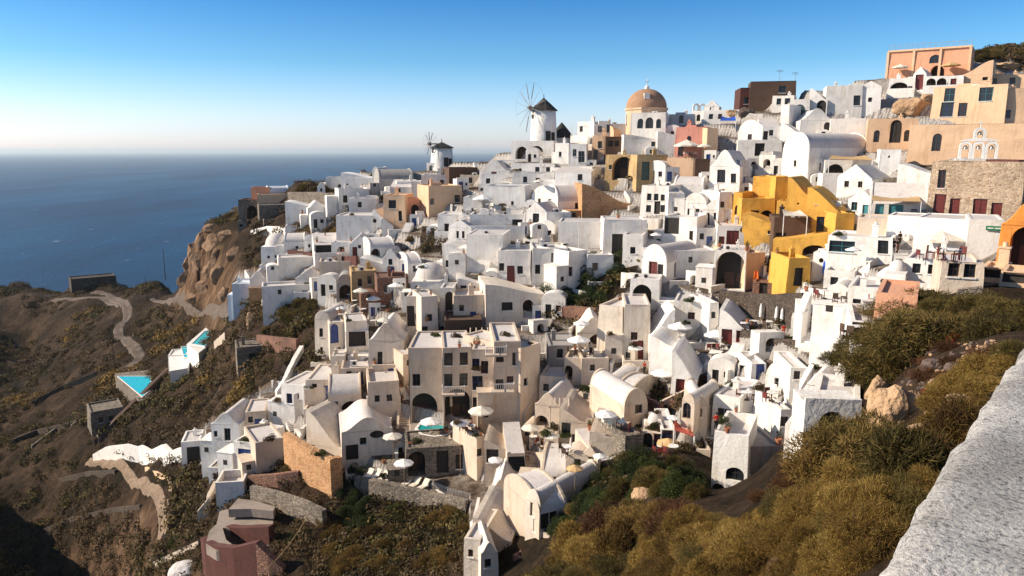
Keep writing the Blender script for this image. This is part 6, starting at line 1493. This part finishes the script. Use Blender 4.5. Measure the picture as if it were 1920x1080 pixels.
# near slope: golden dry thicket (picture polygon), laid out on the hillside
def scatter_px(poly, n, kind, rpx, label, group, hz=.9, seed=1, near=None):
    q = random.Random(seed); x0, x1 = min(p[0] for p in poly), max(p[0] for p in poly); y0, y1 = min(p[1] for p in poly), max(p[1] for p in poly); k = 0; done = []; tries = 0
    while k < n and tries < 4000:
        tries += 1
        x, y = q.uniform(x0, x1), q.uniform(y0, y1)
        if not in_poly(x, y, poly) or any((x-a)**2 + (y-b)**2 < (rpx*.55)**2 for a, b in done): continue
        done.append((x, y)); k += 1
        kk = (q.choice(['green', 'green', 'tree', 'olive']) if kind == 'green' and n > 50 else kind) if not near else (q.choice(['dry', 'dry', 'gold', 'olive', 'rust']) if y < near else q.choice(['near', 'near', 'nearo', 'nearg']))
        vpx(x, y, rpx*q.uniform(.6, 1.35), kk, label, group, hz*q.uniform(.8, 1.15))
scatter_px([(1450,1000),(1490,940),(1550,890),(1600,850),(1690,890),(1760,870),(1800,830),(1760,920),(1640,1040),(1560,1110),(1360,1110),(1400,1060)], 60, 'dry', 84, 'dry twiggy bush in the dense thicket beside the parapet', 'dry bushes beside the parapet', hz=1.25, seed=5, near=900)
scatter_px([(1000,1100),(1080,1010),(1180,950),(1270,985),(1330,1040),(1330,1110)], 26, 'dry', 58, 'golden brown dry bush on the lower bank below the green creeper', 'golden dry bushes below the creeper', seed=6, near=1060)
scatter_px([(1180,985),(1290,955),(1340,985),(1400,985),(1440,950),(1470,1000),(1400,1060),(1300,1030)], 22, 'dry', 42, 'dry bush filling the hollow between creeper and thicket', 'dry bushes in the hollow beside the thicket', seed=31, near=2000)
scatter_px([(1580,700),(1620,670),(1660,600),(1740,560),(1860,590),(1920,575),(1990,600),(1900,690),(1840,660),(1760,640),(1700,690),(1640,720)], 30, 'olive', 78, 'dark olive brown bush on the right slope above the rock face', 'dark olive bushes on the right slope', seed=7)
scatter_px([(1780,720),(1860,680),(1900,660),(1850,760),(1800,830),(1760,800)], 9, 'dry', 55, 'ochre bush squeezed between rubble and parapet', 'ochre bushes along the rubble', seed=8)
scatter_px([(1700,640),(1800,600),(1900,600),(1880,660),(1800,720),(1720,720)], 16, 'rust', 26, 'reddish dry bush among the rubble of the right slope', 'reddish bushes among the rubble', seed=41)
scatter_px([(1450,915),(1480,890),(1570,850),(1600,820),(1590,880),(1490,920)], 10, 'rust', 40, 'thin rusty bush against the white lower houses', 'rusty bushes by the white lower houses', seed=9)
scatter_px([(1570,830),(1610,800),(1640,850),(1600,870)], 5, 'gold', 40, 'yellow-gold bush under the tan rock face', 'yellow bushes under the rock face', seed=19)
scatter_px([(1000,930),(1060,905),(1110,880),(1200,870),(1290,880),(1330,900),(1330,940),(1240,930),(1160,940),(1080,990),(1020,1010)], 52, 'green', 28, 'dense green or olive bush in the creeper bank below the cream houses', 'bushes of the creeper bank', hz=1.35, seed=10)
scatter_px([(1030,555),(1060,510),(1130,490),(1190,465),(1200,490),(1160,550),(1100,575),(1040,580)], 18, 'tree', 26, 'dark green tree in the walled garden', 'dark green trees in the walled garden', hz=1.1, seed=11)
scatter_px([(640,900),(670,890),(700,920),(690,1000),(640,1000)], 12, 'tree', 22, 'dark green ivy mass hanging at the corner of the orange wall', 'ivy at the corner of the orange wall', hz=1.4, seed=12)
scatter_px([(620,950),(700,1000),(860,960),(880,1010),(860,1080),(640,1080),(600,1000)], 40, 'gold', 24, 'orange-gold bush on the shaded bank under the long stone wall', 'gold bushes under the long stone wall', seed=13)
scatter_px([(700,950),(860,985),(870,1080),(720,1060)], 12, 'green', 18, 'green bush on the bank beneath the sun lounger deck', 'green bushes beneath the lounger deck', seed=14)
scatter_px([(480,570),(590,560),(600,600),(560,640),(500,620)], 13, 'olive', 20, 'dark bush on the shaded bank under the long low white block', 'dark bushes under the long low white block', seed=15)
scatter_px([(610,440),(650,400),(700,370),(690,395),(620,445)], 10, 'gold', 12, 'golden bush on the bank above the broad blank house', 'golden bushes above the broad blank house', seed=16)
scatter_px([(1290,705),(1345,700),(1330,745),(1290,750)], 8, 'rust', 15, 'rust coloured bush on the brown bank over the twin towers', 'rust bushes over the twin towers', seed=17)
scatter_px([(545,355),(600,352),(640,352),(640,362),(560,362)], 8, 'olive', 11, 'dark bush behind the dark grey field wall', 'dark bushes behind the field wall', hz=1.2, seed=18)
scatter_px([(1815,95),(1920,95),(1925,112),(1820,112)], 8, 'olive', 16, 'dark bush on the hilltop behind the cream curved wall', 'dark hilltop bushes', seed=20)
scatter_px([(290,1020),(372,990),(380,1005),(300,1060)], 9, 'green', 15, 'green bush above the pale stone wall at the bottom', 'green bushes above the pale bottom wall', seed=21)
scatter_px([(480,860),(530,855),(550,885),(475,890)], 6, 'olive', 13, 'brown-green bush inside the brown terrace wall', 'bushes inside the brown terrace wall', seed=22)
for px, py, rp, kd, lab, hz in [(612,505,13,'olive','dark little tree left of the red-walled terraces',1.2),(555,560,17,'gold','round golden bush in front of the long low white block',1.1),(1320,735,16,'gold','bright golden bush above the yellowish towers',1),
    (1135,545,16,'olive','dry brown bush at the edge of the walled garden',1),(815,450,18,'tree','dark tree in the shaded gap left of the blank grey wall',1.2),(770,450,12,'olive','brown bush by the rock next to the peach houses',1),
    (1425,935,26,'rust','reddish bush at the right foot of the tall bright bastion',1),(1460,960,34,'olive','olive bush between the tall bastion and the thicket',1),(1410,985,34,'dry','golden bush below the tall bright bastion',1),(1350,985,30,'olive','dark olive bush directly under the small black arched hole',1),(1480,915,26,'dry','dry bush before the shade-grey wall',1),(1500,880,26,'rust','reddish bush behind the shade-grey wall',1),(1090,1010,40,'gold','big golden bush left of the creeper bank',.9),(1170,1000,44,'gold','wide golden bush in the middle of the lower bank',.9),(1050,1060,36,'green','green bush at the bottom beside the lowest houses',.9),
    (510,800,11,'tree','small dark tree by the cube room of the left cluster',1.1),(545,1010,16,'tree','dark green shrub on the red stone buttress',1),(570,1000,14,'green','green shrub beside the pale cable',1),
    (470,655,10,'olive','dark bush beside the square stone hut',1),(1370,650,12,'tree','dark plant left of the restaurant wall',1),(1310,650,12,'tree','green plant by the bougainvillea',1),
    (500,620,12,'olive','dark bush left of the gully field wall',1),(930,495,8,'green','climbing plant beside the dark red door',1.6),(1180,470,14,'olive','grey-green tree top at the right end of the garden',1.1),
    (868,800,8,'tree','potted tree at the hotel terrace corner',1.2),(958,845,10,'tree','dark plant on the short stair flight',1.1),(720,372,10,'olive','brown bush left of the tall peach house',1.2),(700,330,8,'olive','dark bush at the headland ridge',1)]:
    vpx(px, py, rp, kd, lab, hz=hz)
for px, py, rp, mat_, lab in [(1290,690,20,BLOOM,'pink and white bougainvillea over the white house end'),(1302,672,14,BLOOM,'upper spray of pink bougainvillea by the terrace'),(478,815,12,BLOOMR,'red flowers along the roof edge of the blue wide-door house'),
    (1745,740,26,BLOOMR,'crimson shrub on the rubble of the right slope'),(1795,640,18,BLOOMR,'small crimson shrub above the rubble'),(1152,800,9,BLOOMR,'red flowers on the plaza'),(1385,640,7,BLOOMR,'red flowers on the low restaurant wall')]:
    p = gy(px, py); r_ = rp*p.y*wfac(px, py); rt = empty('flowering_shrub', p, 0, lab, 'shrub'); a = leaf_mesh(900, .045); o = tri_mesh('blossom', a*r_, mat_, rt); b_ = leaf_mesh(700, .04)
    tri_mesh('leaves', b_*r_*.92, LEAF_G2, rt); m = MB(); m.cyl((0, 0, -r_), (0, 0, r_*.4), .05, .02, 5); m.obj('stem', [BARK], rt)
# scattered small bushes between the houses
q = random.Random(77); k = 0
while k < 170:
    px, py = q.uniform(450, 1600), q.uniform(330, 900)
    if not in_poly(px, py, VILL): continue
    k += 1; p = vis(px, py, 4); kd = q.choice(['green', 'olive', 'tree', 'gold'])
    if p is None: continue
    r_ = q.uniform(.4, 1.0)
    place('pp' + kd, lambda kd=kd: bush_proto('scrub' if kd in ('olive', 'gold') else 'green', 'small_bush'), p, r_, 'small bush growing in a gap between the village houses', q.uniform(0, 6), 'small bushes in gaps between houses')
q = random.Random(78)
for k in range(160):
    px, py = q.uniform(560, 1560), q.uniform(380, 880)
    if not in_poly(px, py, VILL) or (px > 1480 and py > 560): continue
    p = vis(px, py, 4)
    if p is None: continue
    place('pot', make_pot, p, q.uniform(.55, 1.0), 'terracotta potted plant standing on a village terrace', q.uniform(0, 6), 'potted plants on the terraces')

# hillside scrub: uncountable, one object per colour
pth = np.array([(a, b, c) for a, b, c in PATHS]) if PATHS else np.zeros((0, 3))
def scrub(name, n, mat, sz, dens_seed, label, keep, leaves=120, leaf=.062):
    out = []; r = np.random.default_rng(dens_seed); q = 0; H = np.array([(h[0], h[1]) for h in HOUSES])
    for _ in range(n*8):
        if q >= n: break
        y = math.exp(r.uniform(math.log(42), math.log(420))); x = r.uniform(-.82, .75)*y
        z = zter(x, y); px, py = w2p(x, y, z)
        if px < -60 or px > 1990 or py > 1120 or py < 60: continue
        fi = int(round((x/y - GA[0])/(GA[1]-GA[0]))); fj = int(np.searchsorted(GL, math.log(y)))
        if fj < NL and fi < NA and vill[fj, fi] > 0: continue
        if not keep(px, py, y, noise.noise((x*.03, y*.03, dens_seed))): continue
        if len(pth) and (np.hypot(pth[:, 0]-x, pth[:, 1]-y) < pth[:, 2]*.5+1.1).any(): continue
        if y < 62: continue
        q += 1; s = sz*min(1, y/95)*r.uniform(.5, 1.5)*(1 + .4*noise.noise((x*.05, y*.05, 2)))*(1 + y/300)
        d = r.normal(size=(leaves, 3)); d /= np.linalg.norm(d, axis=1, keepdims=True); d[:, 2] = np.abs(d[:, 2])*.8
        c = d*r.uniform(.6, 1.0, (leaves, 1))*s*np.array([1, 1, .75]) + np.array([x, y, z-.1*s])
        a = r.normal(size=(leaves, 3)); a /= np.linalg.norm(a, axis=1, keepdims=True); b = np.cross(a, d); a = a*leaf*s*2; b = b*leaf*s*1.5
        out.append(np.stack([c-a, c+b, c+a*.8, c-b], 1))
    o = tri_mesh(name, np.concatenate(out), mat); tag(o, label, 'scrub', kind='stuff')
scrub('dark_scrub', 4200, LEAF_S, 1.05, 3, 'low dark scrub covering the brown hillside', lambda px, py, y, n: n > -.12 and not (320 < px < 455 and 430 < py < 575))
scrub('olive_scrub', 1500, LEAF_O, 1.25, 4, 'olive green scrub patches on the hillside', lambda px, py, y, n: n > 0 and not (320 < px < 455 and 430 < py < 575))
scrub('golden_scrub', 1300, LEAF_GO, 1.5, 5, 'golden scrub tufts on the lower left slope', lambda px, py, y, n: n > .17 and px < 470 and (px > 120 or py > 700) and not (320 < px < 455 and 430 < py < 575))

# ------------------------------------------------------------------ rocks and palms
ROCKM = plaster('tan_rock', (.52, .34, .20), .5, 1.0, 1.0, (.7, .6, .5)); ROCKC = plaster('cliff_rock', (.30, .185, .11), .35, 1.0, 1.0, (.6, .5, .4)); ROCKD = plaster('dark_rubble', (.13, .09, .075), .5, 1.0, 1.0)
def rock(p, sx, sy, sz, mat, label, seed, name='rock', cat='rock', rough=.35, grp=None):
    bm = bmesh.new(); bmesh.ops.create_icosphere(bm, subdivisions=5 if sx > 1.5 else 3, radius=1)
    qr = random.Random(seed); pls = []
    if 'roof' not in name:
        for _ in range(16): d_ = Vector((qr.gauss(0, 1), qr.gauss(0, 1), qr.gauss(0, 1))).normalized(); pls.append((d_, qr.uniform(.55, .95)))
    for v in bm.verts:
        c = v.co; f_ = min([1.0] + [dd/max(1e-3, c.dot(nn)) for nn, dd in pls if c.dot(nn) > .2]); n = noise.noise((c.x*1.3+seed, c.y*1.3, c.z*1.3))*.6 + noise.noise((c.x*3.5+seed, c.y*3.5, c.z*3.5))*.3 + noise.noise((c.x*9, c.y*9+seed, c.z*9))*.12
        v.co = c*f_*(1 + n*rough*(.7 if pls else 1.6)); v.co.x *= sx; v.co.y *= sy; v.co.z *= sz
    me = bpy.data.meshes.new(name); bm.to_mesh(me); bm.free(); me.materials.append(mat); o = bpy.data.objects.new(name, me); col.objects.link(o); o.location = p; tag(o, label, cat, grp)
    return o
for i, (px, py, w_, h_) in enumerate([(348,530,20,18),(372,495,24,22),(398,462,22,18),(425,445,20,14),(385,545,24,18),(412,520,22,20),(365,560,22,10),(405,490,20,20),(440,480,18,16),(425,555,20,14),(378,455,18,18),(352,500,14,18),(395,430,18,10),(360,475,14,20),(390,515,20,24)]):
    p = gy(px, py); s = p.y*wfac(px, py); rock(p + Vector((0, w_*s*.40, 0)), w_*s, w_*s*.7, h_*s*1.2, ROCKC, 'broken brown crag standing out of the sea cliff', 11.3*i, 'cliff_crag', 'crag', .3, 'crags of the sea cliff')
for px, py, w_, h_, mat, lab in [(1672,800,52,62,ROCKM,'large tan lit rock face on the right slope'),(1725,835,46,44,ROCKM,'lower tan rock face touching the dry thicket'),(1650,745,30,34,ROCKM,'left shoulder of the tan rock face'),
    (1710,770,34,30,ROCKM,'middle tan slab of the right slope rock face'),(1755,800,30,26,ROCKM,'right tan slab of the rock face beside the crimson shrub'),(1790,760,26,18,ROCKM,'pale boulder in the rubble beside the crimson shrub'),(1830,700,18,16,ROCKM,'pale rounded boulder below the parapet edge'),(1750,690,34,18,ROCKD,'dark rubble heap above the tan rock face'),(1715,665,22,14,ROCKD,'dark stone at the upper left of the rubble'),
    (1790,690,26,14,ROCKD,'dark stone at the right of the rubble'),(1712,200,38,22,ROCKM,'orange rock outcrop between white cubes and peach mansion'),(1742,188,24,14,ROCKM,'smaller orange outcrop beside the peach mansion'),
    (1862,138,24,10,ROCKM,'tan outcrop under the hilltop bushes'),(1885,124,26,9,ROCKM,'second tan outcrop at the hilltop edge'),(1400,196,18,14,ROCKD,'dark rock left of the dark red ridge house'),(1375,206,14,10,ROCKM,'brown rock on the ridge beside the white terrace'),
    (1205,930,26,20,ROCKM,'tan rubble among the green creeper'),(1180,900,18,12,ROCKM,'small tan rubble at the top of the creeper'),(560,650,14,14,ROCKM,'tan rock in the gully by the drain wall'),(470,610,12,36,ROCKM,'orange rock pillar under the cliff path'),
    (350,1075,34,26,ROOF,'big smooth mauve-white domed roof at the bottom edge')]:
    p = gy(px, py); s = p.y*wfac(px, py); p.z = zter(p.x, p.y) + (h_*s*.35 if px > 1600 and 700 < py < 900 else -h_*s*.1)
    nm = 'domed_roof' if 'domed' in lab else 'rock'
    rock(p, w_*s, w_*s*.8, h_*s, mat, lab, px*.37, nm, 'roof' if nm != 'rock' else 'rock', .08 if nm != 'rock' else .4)
q = random.Random(5)
for i in range(330):
    px, py = q.uniform(1660, 1900), q.uniform(640, 800); p = gy(px, py); s = p.y*wfac(px, py)*q.uniform(2.5, 9); p.z = zter(p.x, p.y)
    if not in_poly(px, py, [(1690,690),(1720,640),(1800,615),(1880,610),(1880,670),(1810,790),(1700,780)]): continue
    rock(p, s, s*.8, s*.7, q.choice([ROCKM, ROCKD]), 'loose rubble stone on the right slope below the parapet', i*3.3, 'rubble_stone', 'stone', .5, 'rubble stones on the right slope')
def palm(px, py, hpx, label):
    p = gy(px, py); h = hpx*p.y*wfac(px, py); rt = empty('palm_tree', p, 0, label, 'palm tree'); m = MB(); m.cyl((0, 0, -.5), (.1, 0, h), .16, .11, 8); m.obj('trunk', [BARK], rt); m = MB(); q = random.Random(px)
    for i in range(22):
        a = q.uniform(0, 6.28); L_ = h*.35; pr = None
        for k in range(7):
            t = k/6; c = Vector((math.cos(a)*L_*t, math.sin(a)*L_*t, h + L_*(.5*t - .95*t*t))); s = Vector((-math.sin(a), math.cos(a), 0))*.22*(1-t*.8)
            if pr: m.quad(pr[0]-pr[1], pr[0]+pr[1], c+s, c-s)
            pr = (c, s)
    m.obj('fronds', [LEAF_O], rt)
palm(968, 352, 34, 'palm tree among the white terraces under the windmill'); palm(942, 410, 28, 'thin palm beside the far café terrace'); palm(1178, 352, 22, 'small palm at the golden stone arch')

# ------------------------------------------------------------------ haze
hm = bpy.data.materials.new('sea_haze'); hm.use_nodes = True; nt = hm.node_tree; nt.nodes.remove(nt.nodes['Principled BSDF'])
pv = nt.nodes.new('ShaderNodeVolumePrincipled'); pv.inputs['Color'].default_value = (.80, .93, 1, 1); pv.inputs['Density'].default_value = 5e-5; pv.inputs['Anisotropy'].default_value = .3
nt.links.new(pv.outputs[0], nt.nodes['Material Output'].inputs['Volume'])
m = MB(); m.box(-45000, 45000, -2500, 65000, -140, 60); ho = m.obj('haze', [hm]); tag(ho, 'pale sea haze over the water', 'haze', kind='stuff')
